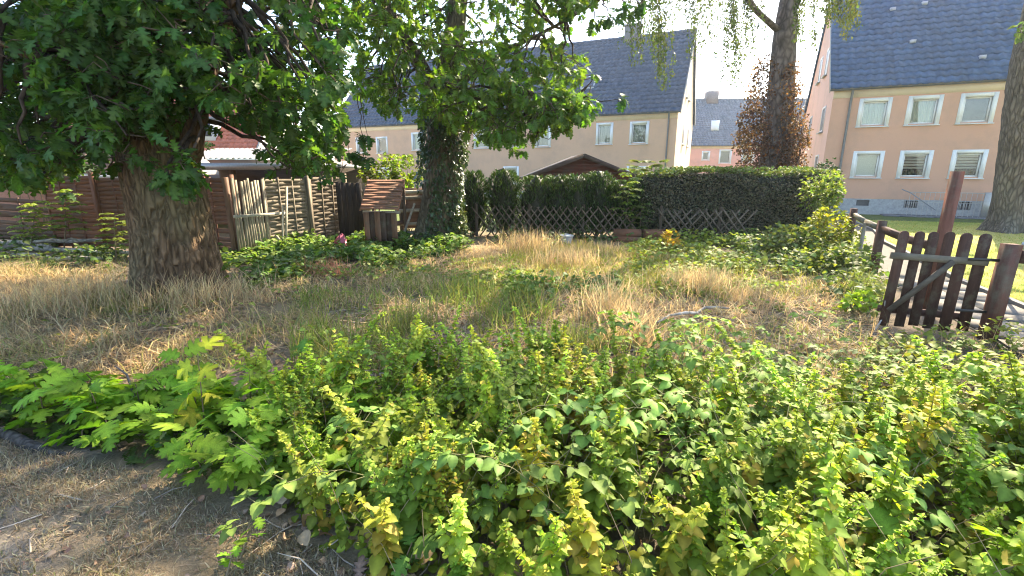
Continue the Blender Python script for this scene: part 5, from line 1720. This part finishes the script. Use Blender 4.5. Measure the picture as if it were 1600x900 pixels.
grass(mb, p, rnd(0.08, 0.36, len(p)) * np.clip(0.8 + pt * 0.6, 0.3, 1.3), 0.0095, c, 0.8, (0.6, 1.1, 1.7), 4)
Zb = [(350, 470), (470, 440), (600, 415), (760, 385), (900, 380), (1040, 395), (1180, 425), (1330, 445), (1320, 480), (1150, 495), (980, 480), (800, 465), (680, 475), (540, 500), (420, 500)]
p = tufted(spots(Zb, 420), 1.3, -0.05, 52)
grass(mb, p, rnd(0.07, 0.24, len(p)), 0.0095, shades((0.58, 0.45, 0.26), len(p), 0.42, 0.08), 0.5, (0.5, 0.9, 1.4), 3)
for (x, y, w, k, h0, h1) in ((1090, 452, 0.55, 700, 0.25, 0.5), (880, 415, 0.6, 600, 0.25, 0.5), (830, 390, 0.7, 600, 0.3, 0.6), (1165, 470, 0.4, 260, 0.15, 0.35), (950, 500, 0.35, 260, 0.4, 0.75), (985, 545, 0.3, 200, 0.35, 0.7), (300, 470, 0.9, 900, 0.25, 0.5), (100, 480, 1.0, 900, 0.3, 0.55), (700, 455, 0.5, 300, 0.12, 0.3)):
    c = gp(x, y)
    p = c + np.column_stack([rng.normal(0, w * 0.5, k), rng.normal(0, w * 0.35, k), np.zeros(k)])
    grass(mb, p, rnd(h0, h1, k), 0.0095, shades((0.56, 0.44, 0.26), k, 0.42, 0.08), 0.3, (0.2, 0.5, 0.9), 4)
Zs = [(560, 480), (900, 470), (1350, 480), (1420, 560), (1300, 600), (600, 600), (500, 560)]
p = tufted(spots(Zs, 330), 1.8, 0.0, 53)
grass(mb, p, rnd(0.05, 0.2, len(p)), 0.0095, shades((0.40, 0.31, 0.18), len(p), 0.42, 0.08), 0.8, (0.8, 1.4), 3)
p = spots([(-700, 600), (600, 600), (2000, 640), (2000, 560), (1300, 520), (-700, 560)], 60)
grass(mb, p, rnd(0.2, 0.45, len(p)), 0.008, shades((0.36, 0.28, 0.16), len(p), 0.42, 0.08), 0.5, (0.5, 0.9), 4)
for _z, dn in ((Zl, 420), (Zb, 300), (Zs, 300)):
    p = tufted(spots(_z, dn), 1.1, -0.3, 59)
    p[:, 2] += rnd(0.0, 0.04, len(p))
    grass(mb, p, rnd(0.12, 0.38, len(p)), 0.010, shades((0.50, 0.39, 0.23), len(p), 0.5, 0.08), 2.2, (0.8, 1.4), 3)
tag(mb.build("dry_grass", M['straw']), "straw coloured dry grass spreading from the oak to the side fence", "grass", kind="stuff")
# pinkish seed heads
r_ = thing("pink_grass_tuft", "tuft of pinkish dry seed grass below the grey woven fence", "grass tuft", gp(510, 432))
mb = MB()
p = gp(510, 432) + np.column_stack([rng.normal(0, 0.22, 420), rng.normal(0, 0.14, 420), np.zeros(420)])
grass(mb, p, rnd(0.2, 0.42, 420), 0.006, shades((0.62, 0.30, 0.20), 420, 0.3, 0.08), 0.35, (0.3, 0.7), 4)
mb.build("blades", M['straw'], r_)
# green grass
mb = MB()
Zg = [(470, 470), (740, 455), (860, 480), (880, 560), (700, 590), (450, 590)]
p = tufted(spots(Zg, 600), 1.5, -0.1, 54)
grass(mb, p, rnd(0.15, 0.5, len(p)), 0.009, shades((0.21, 0.26, 0.06), len(p), 0.42, 0.14), 0.35, (0.3, 0.7, 1.1), 4)
for _z in ([(720, 410), (860, 400), (1280, 420), (1280, 470), (720, 470)], [(380, 470), (620, 430), (700, 450), (560, 490)]):
    p = tufted(spots(_z, 420), 1.7, -0.15, 58)
    grass(mb, p, rnd(0.08, 0.25, len(p)), 0.007, shades((0.30, 0.33, 0.07), len(p), 0.42, 0.14), 0.5, (0.4, 0.9), 3)
Zg2 = [(1000, 500), (1350, 500), (1500, 560), (1400, 620), (1000, 610)]
p = tufted(spots(Zg2, 430), 1.9, -0.05, 55)
grass(mb, p, rnd(0.06, 0.2, len(p)), 0.007, shades((0.20, 0.27, 0.06), len(p), 0.42, 0.14), 0.7, (0.6, 1.2), 3)
Zg3 = [(-500, 385), (210, 405), (210, 440), (-500, 430)]
p = spots(Zg3, 160)
grass(mb, p, rnd(0.15, 0.35, len(p)), 0.008, shades((0.15, 0.17, 0.06), len(p), 0.42, 0.14), 0.5, (0.5, 1.0), 3)
Zg4 = [(800, 385), (1100, 385), (1180, 440), (960, 455), (780, 440)]
p = tufted(spots(Zg4, 480), 1.5, -0.2, 56)
grass(mb, p, rnd(0.1, 0.3, len(p)), 0.007, shades((0.29, 0.31, 0.06), len(p), 0.42, 0.14), 0.4, (0.4, 0.9), 3)
for (x, y, w, k, h0, h1) in ((1345, 470, 0.3, 240, 0.3, 0.6), (920, 550, 0.4, 260, 0.2, 0.5), (1075, 525, 0.3, 240, 0.08, 0.2), (640, 520, 0.4, 240, 0.3, 0.6)):
    c = gp(x, y)
    p = c + np.column_stack([rng.normal(0, w * 0.5, k), rng.normal(0, w * 0.35, k), np.zeros(k)])
    grass(mb, p, rnd(h0, h1, k), 0.009, shades((0.20, 0.24, 0.07), k, 0.25, 0.1), 0.3, (0.2, 0.5, 0.9), 4)
tag(mb.build("green_grass", M['straw']), "thin green grass growing between the bare soil and the weeds", "grass", kind="stuff")
# dry lawn before the oak shoots
mb = MB()
Zd = [(-500, 690), (0, 690), (110, 722), (220, 745), (340, 790), (430, 815), (530, 870), (640, 960), (640, 1150), (-500, 1150)]
p = spots(Zd, 11000)
keep = fbm(np.column_stack([p[:, 0] * 2.2, p[:, 1] * 2.2, 0 * p[:, 0]]), 61, 3) + rng.normal(0, 0.3, len(p)) > -0.32
p = p[keep]
gn_ = fbm(np.column_stack([p[:, 0] * 1.5, p[:, 1] * 1.5, 0 * p[:, 0]]), 62, 2)
c = np.where((gn_ + rng.normal(0, 0.4, len(p)) > 0.25)[:, None], shades((0.22, 0.22, 0.095), len(p), 0.45), shades((0.34, 0.29, 0.20), len(p), 0.5, 0.08))
grass(mb, p, rnd(0.02, 0.085, len(p)), 0.0055, c, 0.9, (0.8, 1.4), 2)
tag(mb.build("dry_lawn_grass", M['straw']), "short parched lawn grass in front of the oak shoots", "grass", kind="stuff")
# low weeds along the fences and in the middle
mb = MB()
def weeds(poly, dens, size, h, col, T=TOOTHS, thr=-0.2, sc=1.3, seed=71):
    p = tufted(spots(poly, dens), sc, thr, seed)
    n = len(p)
    p[:, 2] += h * rnd(0, 1, n) * (0.5 + 0.5 * np.clip(fbm(np.column_stack([p[:, 0] * 2, p[:, 1] * 2, 0 * p[:, 0]]), seed + 1, 2) + 0.5, 0, 1))
    for k, t in enumerate(T):
        q = p[k::len(T)]
        d = unit(len(q)) * np.array([1, 1, 0.35]) + np.array([0, 0, 0.05])
        mb.lay(t, q, d, rng.normal(0, 0.35, len(q)), size * rnd(0.6, 1.3, len(q)), shades(col, len(q), 0.3))
weeds([(330, 410), (420, 385), (560, 378), (690, 378), (740, 395), (640, 412), (520, 440), (400, 445)], 600, 0.12, 0.34, (0.14, 0.22, 0.045), thr=-0.4)
weeds([(350, 440), (640, 412), (700, 420), (520, 455), (400, 460)], 200, 0.10, 0.15, (0.15, 0.20, 0.045), thr=-0.15)
weeds([(740, 425), (1000, 405), (1180, 430), (1160, 460), (980, 470), (760, 475)], 170, 0.08, 0.16, (0.21, 0.27, 0.05), TOOTHS, 0.05, 1.6, 75)
weeds([(-300, 430), (200, 450), (420, 480), (400, 560), (-300, 580)], 60, 0.07, 0.12, (0.20, 0.25, 0.05), TOOTHS, 0.1, 1.2, 78)
weeds([(560, 470), (900, 460), (1300, 480), (1380, 560), (1000, 600), (560, 590)], 150, 0.06, 0.14, (0.19, 0.26, 0.05), TOOTHS, 0.0, 1.7, 79)
weeds([(1300, 395), (1345, 395), (1385, 470), (1350, 500)], 420, 0.09, 0.5, (0.17, 0.22, 0.05), OVATES, -9)
weeds([(700, 412), (860, 398), (1000, 396), (1300, 405), (1320, 455), (1150, 462), (720, 462)], 420, 0.075, 0.20, (0.25, 0.31, 0.06), TOOTHS, 0.0, 1.1, 95)
weeds([(470, 500), (700, 490), (900, 500), (900, 590), (480, 590)], 260, 0.065, 0.25, (0.19, 0.27, 0.05), OVATES, 0.0, 1.4, 97)
weeds([(380, 440), (620, 415), (700, 430), (560, 465), (400, 475)], 300, 0.08, 0.2, (0.22, 0.28, 0.06), TOOTHS, 0.0, 1.3, 99)
weeds([(690, 378), (760, 365), (1000, 372), (1000, 385), (760, 392)], 160, 0.10, 0.3, (0.10, 0.14, 0.045))
weeds([(800, 446), (970, 440), (980, 468), (780, 472)], 620, 0.10, 0.22, (0.12, 0.20, 0.04), thr=-0.5)
weeds([(690, 430), (830, 425), (830, 450), (700, 455)], 380, 0.09, 0.18, (0.19, 0.26, 0.05), thr=-0.3)
weeds([(1000, 375), (1330, 375), (1340, 430), (1180, 440), (1000, 410)], 260, 0.10, 0.35, (0.24, 0.29, 0.06), thr=-0.1, seed=91)  # leaf colour brightened here to stand for sun on the weeds
weeds([(960, 385), (1180, 380), (1300, 400), (1320, 440), (1200, 445), (1000, 425)], 330, 0.09, 0.22, (0.22, 0.27, 0.05))
weeds([(1130, 375), (1300, 370), (1340, 420), (1360, 500), (1300, 470), (1180, 420)], 380, 0.10, 0.32, (0.11, 0.16, 0.045))
weeds([(-500, 375), (100, 380), (210, 400), (200, 420), (-500, 410)], 160, 0.11, 0.4, (0.08, 0.125, 0.035))
weeds([(330, 400), (385, 400), (390, 440), (345, 455)], 350, 0.11, 0.45, (0.13, 0.18, 0.04))
weeds([(1380, 540), (1700, 540), (1900, 680), (1250, 680), (1300, 620)], 560, 0.07, 0.30, (0.20, 0.24, 0.045), OVATES, -0.3)
weeds([(1000, 560), (1400, 560), (1450, 620), (950, 610)], 250, 0.07, 0.2, (0.13, 0.18, 0.05), OVATES, 0.0)
tag(mb.build("weeds", M['bramble_leaf']), "low green brambles and weeds along the fences and hedge", "weeds", kind="stuff")
# the dark lower storey of the front plants
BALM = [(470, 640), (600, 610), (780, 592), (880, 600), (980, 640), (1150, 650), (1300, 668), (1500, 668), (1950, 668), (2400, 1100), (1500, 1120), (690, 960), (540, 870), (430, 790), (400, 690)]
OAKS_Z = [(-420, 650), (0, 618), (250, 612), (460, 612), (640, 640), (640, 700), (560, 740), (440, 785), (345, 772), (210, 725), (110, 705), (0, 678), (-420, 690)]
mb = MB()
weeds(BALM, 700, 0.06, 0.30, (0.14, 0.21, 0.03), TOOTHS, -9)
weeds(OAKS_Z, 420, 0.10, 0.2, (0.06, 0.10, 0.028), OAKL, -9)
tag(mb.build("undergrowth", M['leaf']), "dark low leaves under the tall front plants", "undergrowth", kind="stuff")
mb = MB()
p = spots(BALM, 25)
for q in p:
    a = rnd(0, 6.28)
    h = rnd(0.2, 0.55)
    mb.tube([q, q + np.array([math.cos(a) * h * 0.2, math.sin(a) * h * 0.2, h * 0.6]), q + np.array([math.cos(a) * h * 0.5, math.sin(a) * h * 0.5, h])], [0.002, 0.0017, 0.001], 4, np.array((0.22, 0.17, 0.11)) * rnd(0.6, 1.4), caps=False)
tag(mb.build("dead_stems", M['stem']), "thin brown dead stems standing between the front plants", "stems", kind="stuff")
# fallen leaves and chips
mb = MB()
def litter(poly, dens, size, col, thr=-9):
    p = tufted(spots(poly, dens), 2.0, thr, 81)
    n = len(p)
    p[:, 2] += 0.012
    for k, t in enumerate(DEADS):
        q = p[k::3]
        d = unit(len(q)) * np.array([1, 1, 0.25])
        mb.lay(t, q, d, rng.normal(0, 0.5, len(q)), size * rnd(0.5, 1.4, len(q)), shades(col, len(q), 0.4, 0.1))
litter(BALM, 55, 0.07, (0.24, 0.16, 0.09))
litter([(330, 770), (560, 770), (760, 1000), (560, 1000), (420, 850)], 130, 0.07, (0.30, 0.22, 0.15))
litter(Zd, 70, 0.035, (0.26, 0.18, 0.12))
litter([(480, 470), (1350, 470), (1400, 600), (480, 600)], 240, 0.05, (0.34, 0.27, 0.19), -0.3)
litter([(-500, 410), (560, 420), (1200, 400), (1250, 480), (560, 600), (-500, 600)], 90, 0.06, (0.30, 0.22, 0.13))
for x, y in ((480, 862), (620, 885), (640, 872), (655, 890), (600, 895), (665, 868), (633, 898), (440, 800), (1010, 585)):
    q = gp(x, y) + np.array([0, 0, 0.02])
    mb.lay(DEADS[int(rnd(0, 3))], q[None], unit(1) * np.array([1, 1, 0.3]), rnd(-0.6, 0.6), rnd(0.09, 0.14), np.array((0.42, 0.31, 0.20)) * rnd(0.7, 1.2))
tag(mb.build("fallen_leaves", M['dead_leaf']), "curled brown fallen leaves scattered on the bare soil", "fallen leaves", kind="stuff")
mb = MB()
for poly, dn, L0, L1 in (([(480, 470), (1350, 470), (1420, 600), (480, 600)], 42, 0.08, 0.4), (Zd, 14, 0.05, 0.22), ([(380, 780), (560, 790), (700, 960), (520, 960)], 60, 0.08, 0.3), ([(620, 470), (760, 470), (780, 520), (620, 520)], 60, 0.1, 0.45), ([(1080, 480), (1380, 490), (1380, 540), (1080, 540)], 80, 0.06, 0.3)):
    for q in spots(poly, dn):
        a, L = rnd(0, 6.28), rnd(L0, L1)
        e = np.array([math.cos(a), math.sin(a), rnd(-0.05, 0.15)]) * L
        mb.tube([q + [0, 0, 0.008], q + e * 0.5 + rng.normal(0, 0.012, 3) + [0, 0, 0.012], q + e + [0, 0, 0.008]], [0.005, 0.004, 0.002], 4, np.array((0.26, 0.215, 0.17)) * rnd(0.5, 1.6), caps=False)
tag(mb.build("twigs", M['stem']), "thin dead twigs scattered over the bare soil", "twigs", kind="stuff")

# ================================================================ the front plants, one by one
def balm(seed):
    """upright mint-like weed: leaf pairs crosswise up a square stem, tufts of small leaves in the axils"""
    f, s = MB(), MB()
    style = (0, 2, 1, 0, 2, 3, 0, 1, 2, 0, 3, 0, 2, 1)[seed % 14]      # leafy, broad leaved, spire, yellowing
    h = (rnd(0.40, 0.58), rnd(0.32, 0.48), rnd(0.50, 0.68), rnd(0.36, 0.55))[style]
    big, tuft = (0.075, 0.105, 0.055, 0.08)[style], (6, 3, 9, 5)[style]
    lean = rng.normal(0, 0.10, 2)
    def axis(t):
        return np.array([lean[0] * t * t * h * 2, lean[1] * t * t * h * 2, h * t])
    s.tube([axis(t) for t in np.linspace(0, 1, 7)], np.linspace(0.0042, 0.0015, 7), 5, (0.16, 0.15, 0.06))
    g0 = np.array(((0.19, 0.29, 0.032), (0.155, 0.26, 0.038), (0.24, 0.34, 0.055), (0.29, 0.335, 0.042))[style])
    def pair(o, a, up, size, t, base_col):
        for sgn in (0, math.pi):
            d = np.array([math.cos(a + sgn), math.sin(a + sgn), up]) + rng.normal(0, 0.12, 3)
            c = base_col * rnd(0.8, 1.2)
            if rnd(0, 1) < (0.55 if style == 3 else 0.24) * (1 - t) + 0.02:
                c = np.array((0.42, 0.36, 0.06)) * rnd(0.8, 1.2)
            T = TOOTHS[int(rnd(0, 3))] if size > 0.03 else OVATES[int(rnd(0, 2))]
            f.lay(T, o[None], d[None], rnd(-0.3, 0.3), size * rnd(0.8, 1.2), c)
    t, k = 0.10, 0
    a0_ = rnd(0, 6.28)
    while t < 1.0:
        o = axis(t)
        size = big * (1 - t) ** 0.75 + 0.016
        pair(o, a0_ + k * math.pi / 2, 0.35 - 0.75 * (1 - t), size, t, g0 * (0.85 + 0.4 * t))
        if t > 0.30:
            q = int(rnd(0.7, 1.3) * tuft) + 1
            dd = unit(q) * np.array([1, 1, 0.6]) + np.array([0, 0, 0.5])
            f.lay(OVATES[k % 2], np.repeat(o[None], q, 0), dd, rnd(-1, 1, q), rnd(0.014, 0.034, q) * (1.3 - 0.5 * t), shades(g0 * np.array([1.25, 1.2, 1.2]), q, 0.2, 0.08))
        if 0.15 < t < 0.65 and rnd(0, 1) < 0.55:
            a = a0_ + k * math.pi / 2 + (0 if rnd(0, 1) < 0.5 else math.pi)
            L = h * rnd(0.18, 0.36)
            e = np.array([math.cos(a) * 0.6, math.sin(a) * 0.6, 0.85]) * L
            s.tube([o, o + e * 0.5 + [0, 0, -0.01], o + e], [0.0025, 0.002, 0.001], 4, (0.16, 0.16, 0.06), caps=False)
            for w in np.linspace(0.3, 1.0, 5):
                pair(o + e * w, a + w * 15, 0.1, 0.055 * (1.15 - w * 0.75), 0.6, g0)
                if w > 0.5:
                    q = 4
                    f.lay(OVATES[0], np.repeat((o + e * w)[None], q, 0), unit(q) + np.array([0, 0, 0.5]), rnd(-1, 1, q), rnd(0.014, 0.026, q), shades(g0 * 1.2, q, 0.2, 0.08))
        t += (0.066 - 0.030 * t) * (0.5 / h)
        k += 1
    r = thing("weed", ("leafy green weed with paired toothed leaves in the front thicket", "low broad leaved green weed in the front thicket", "tall pale green spire of tiny tufted leaves in the front thicket", "yellowing weed with pale drooping lower leaves in the front thicket")[style], "weed", (0, 0, 0), ("leafy weeds of the front thicket", "broad leaved weeds of the front thicket", "pale spires of the front thicket", "yellowing weeds of the front thicket")[style], local=True)
    s.build("stem", M['stem'], r)
    f.build("foliage", M['leaf'], r)
    return r
def bramble(seed):
    f, s = MB(), MB()
    for c_ in range(2):
        a = rnd(0, 6.28)
        L = rnd(0.6, 1.0)
        h = rnd(0.34, 0.55)
        t = np.linspace(0, 1, 9)
        p = np.column_stack([np.cos(a) * L * t + 0.05 * np.sin(t * 4), np.sin(a) * L * t, h * np.sin(t * 2.4) / 1.0])
        s.tube(p, np.linspace(0.0028, 0.0012, 9), 5, (0.14, 0.13, 0.05))
        g = np.array((0.15, 0.25, 0.05)) * rnd(0.85, 1.2)
        for k in range(15):
            q = 0.05 + 0.95 * k / 14
            o = np.array([np.interp(q, t, p[:, i]) for i in range(3)])
            b = a + (1 if k % 2 else -1) * rnd(0.6, 1.4)
            d = np.array([math.cos(b), math.sin(b), 0.35])
            e = o + d * rnd(0.05, 0.09)
            s.tube([o, e], [0.002, 0.0015], 4, (0.15, 0.14, 0.06), caps=False)
            size = rnd(0.05, 0.075)
            col = g * rnd(0.8, 1.25)
            for da, sc in ((0, 1.15), (1.15, 0.9), (-1.15, 0.9)):
                dd = np.array([math.cos(b + da), math.sin(b + da), rnd(-0.25, 0.1)])
                f.lay(TOOTHS[int(rnd(0, 3))], e[None], dd[None], rnd(-0.3, 0.3), size * sc, col)
    r = thing("bramble", "arching bramble cane with toothed grey green leaflets in the front thicket", "bramble", (0, 0, 0), "arching brambles of the front thicket", local=True)
    s.build("cane", M['stem'], r)
    f.build("foliage", M['bramble_leaf'], r)
    return r
def spread(makers, P, smin, smax):
    protos = [mk(i) for i, mk in enumerate(makers)]
    for i, q in enumerate(P):
        k = i % len(protos)
        sc = rnd(smin, smax)
        if i < len(protos):
            o = protos[k]
            o.location, o.rotation_euler, o.scale = tuple(q), (rng.normal(0, 0.13), rng.normal(0, 0.13), rnd(0, 6.28)), (sc,) * 3
        else:
            c = copy_tree(protos[k], tuple(q), rnd(0, 6.28), sc)
            c.rotation_euler = (rng.normal(0, 0.13), rng.normal(0, 0.13), rnd(0, 6.28))
def thin(P, n):
    k = rng.permutation(len(P))[:n]
    return P[k]
P = spots(BALM, 36)
px, py = proj(P)
P = P[(px > 300) & (px < 1850) & (py < 1080)]
spread([balm] * 14, thin(P, 296), 0.75, 1.42)
P = spots([(620, 640), (900, 600), (1250, 620), (1600, 650), (1900, 660), (2000, 850), (1200, 760), (800, 800), (640, 760)], 9)
P = np.concatenate([P, spots([(560, 800), (900, 760), (1000, 900), (700, 920)], 10)])
spread([bramble] * 6, thin(P, 40), 0.8, 1.2)

# oak shoots: every big leaf is an object of its own
OL = []
for k, T in enumerate(OAKS):
    mb = MB()
    mb.lay(T, np.zeros((1, 3)), (0, 1, 0), 0.0, 1.0, (0.17, 0.32, 0.03))
    OL.append(mb.mesh("leaf", M['leaf'], smooth=True))
OLd = []
for k, T in enumerate(OAKS):
    mb = MB()
    mb.lay(T, np.zeros((1, 3)), (0, 1, 0), 0.0, 1.0, (0.10, 0.20, 0.036))
    OLd.append(mb.mesh("leaf", M['leaf'], smooth=True))
def shoot(label, q, h, n, size, meshes=OL, name="oak_shoot", group="young oak shoots with big lobed leaves", spread_=1.0):
    r = thing(name, label, "oak shoot", q, group, local=True)
    s = MB()
    lean = rng.normal(0, 0.08, 2)
    s.tube([(0, 0, -0.01), (lean[0] * 0.5, lean[1] * 0.5, h * 0.5), (lean[0], lean[1], h)], [0.005, 0.004, 0.003], 5, (0.16, 0.12, 0.07))
    s.build("stem", M['stem'], r)
    a = rnd(0, 6.28)
    for k in range(n):
        z = h * (1.0 - 0.82 * (k / n) ** 1.1)
        a += 2.4 + rnd(-0.3, 0.3)
        up = rnd(-0.55, 0.5) * spread_
        d = Vector((math.cos(a), math.sin(a), up)).normalized()
        o = link("leaf", meshes[int(rnd(0, len(meshes)))], r)
        x = d.cross(Vector((0, 0, 1))).normalized()
        x = (Matrix.Rotation(rnd(-0.7, 0.7), 3, d) @ x)
        zz = x.cross(d)
        R = Matrix((x, d, zz)).transposed().to_euler()
        o.rotation_euler = R
        o.location = (lean[0] * z / h, lean[1] * z / h, z)
        sc = size * rnd(0.7, 1.2)
        o.scale = (sc, sc, sc)
P = spots(OAKS_Z, 40)
px, py = proj(P)
P = P[(px > -200)]
# keep them apart
sel = []
for q in P:
    if all(np.hypot(*(q[:2] - s[:2])) > 0.14 for s in sel):
        sel.append(q)
for q in sel[:70]:
    shoot("young oak shoot with big bright lobed leaves beside the parched lawn", q, rnd(0.18, 0.42), int(rnd(11, 16)), rnd(0.14, 0.20))
for (x, y, h, n, sz, mm, lb) in ((1540, 935, 0.34, 8, 0.19, OL, "oak shoot with big leaves at the front below the dark gap"), (1440, 960, 0.28, 6, 0.17, OL, "small oak shoot beside the dark gap in the front thicket"), (655, 850, 0.26, 8, 0.17, OLd, "dark leaved oak shoot above the heap of curled dead leaves"),
                                (620, 905, 0.15, 5, 0.13, OLd, "low dark oak shoot close to the curled dead leaves"), (375, 870, 0.16, 5, 0.085, OL, "small oak seedling alone on the parched lawn"), (350, 910, 0.10, 5, 0.075, OL, "tiny oak seedling at the lower edge of the parched lawn"), (1160, 960, 0.22, 6, 0.16, OLd, "oak shoot low in front of the yellowing weeds"),
                                (575, 640, 0.34, 7, 0.15, OL, "oak shoot at the inner edge of the green grass"), (470, 585, 0.30, 7, 0.15, OLd, "oak shoot farthest back, near the oak's dry grass")):
    shoot(lb, gp(x, y), h, n, sz, mm)
ML = []
for k, T in enumerate(MAPLES):
    mb = MB()
    mb.lay(T, np.zeros((1, 3)), (0, 1, 0), 0.0, 1.0, (0.32, 0.36, 0.03))
    ML.append(mb.mesh("leaf", M['leaf'], smooth=True))
q = gp(322, 690)
shoot("yellow green maple seedling with drooping palmate leaves among the oak shoots", q, 0.62, 9, 0.20, ML, "maple_seedling", None, -1.2)
# ---------------------------------------------------------------- haze volume added for a soft glow over the scene
hz = MB()
hz.box((-320, -70, -1.2), (320, 620, 18.0))
hm = bpy.data.materials.new("haze")
hm.use_nodes = True
hm.node_tree.nodes.clear()
ho = hm.node_tree.nodes.new("ShaderNodeOutputMaterial")
hv = hm.node_tree.nodes.new("ShaderNodeVolumePrincipled")
hv.inputs["Color"].default_value = (0.86, 0.92, 1.0, 1)
hv.inputs["Density"].default_value = 0.0006
hv.inputs["Anisotropy"].default_value = 0.6
hm.node_tree.links.new(hv.outputs[0], ho.inputs["Volume"])
o = hz.build("haze", hm)
o["kind"] = "stuff"
o["label"] = "thin added haze that gives the whole scene a soft glow"
o["category"] = "haze"
bpy.context.view_layer.update()
for o in scene.objects:
    if "_local" in o:
        del o["_local"]
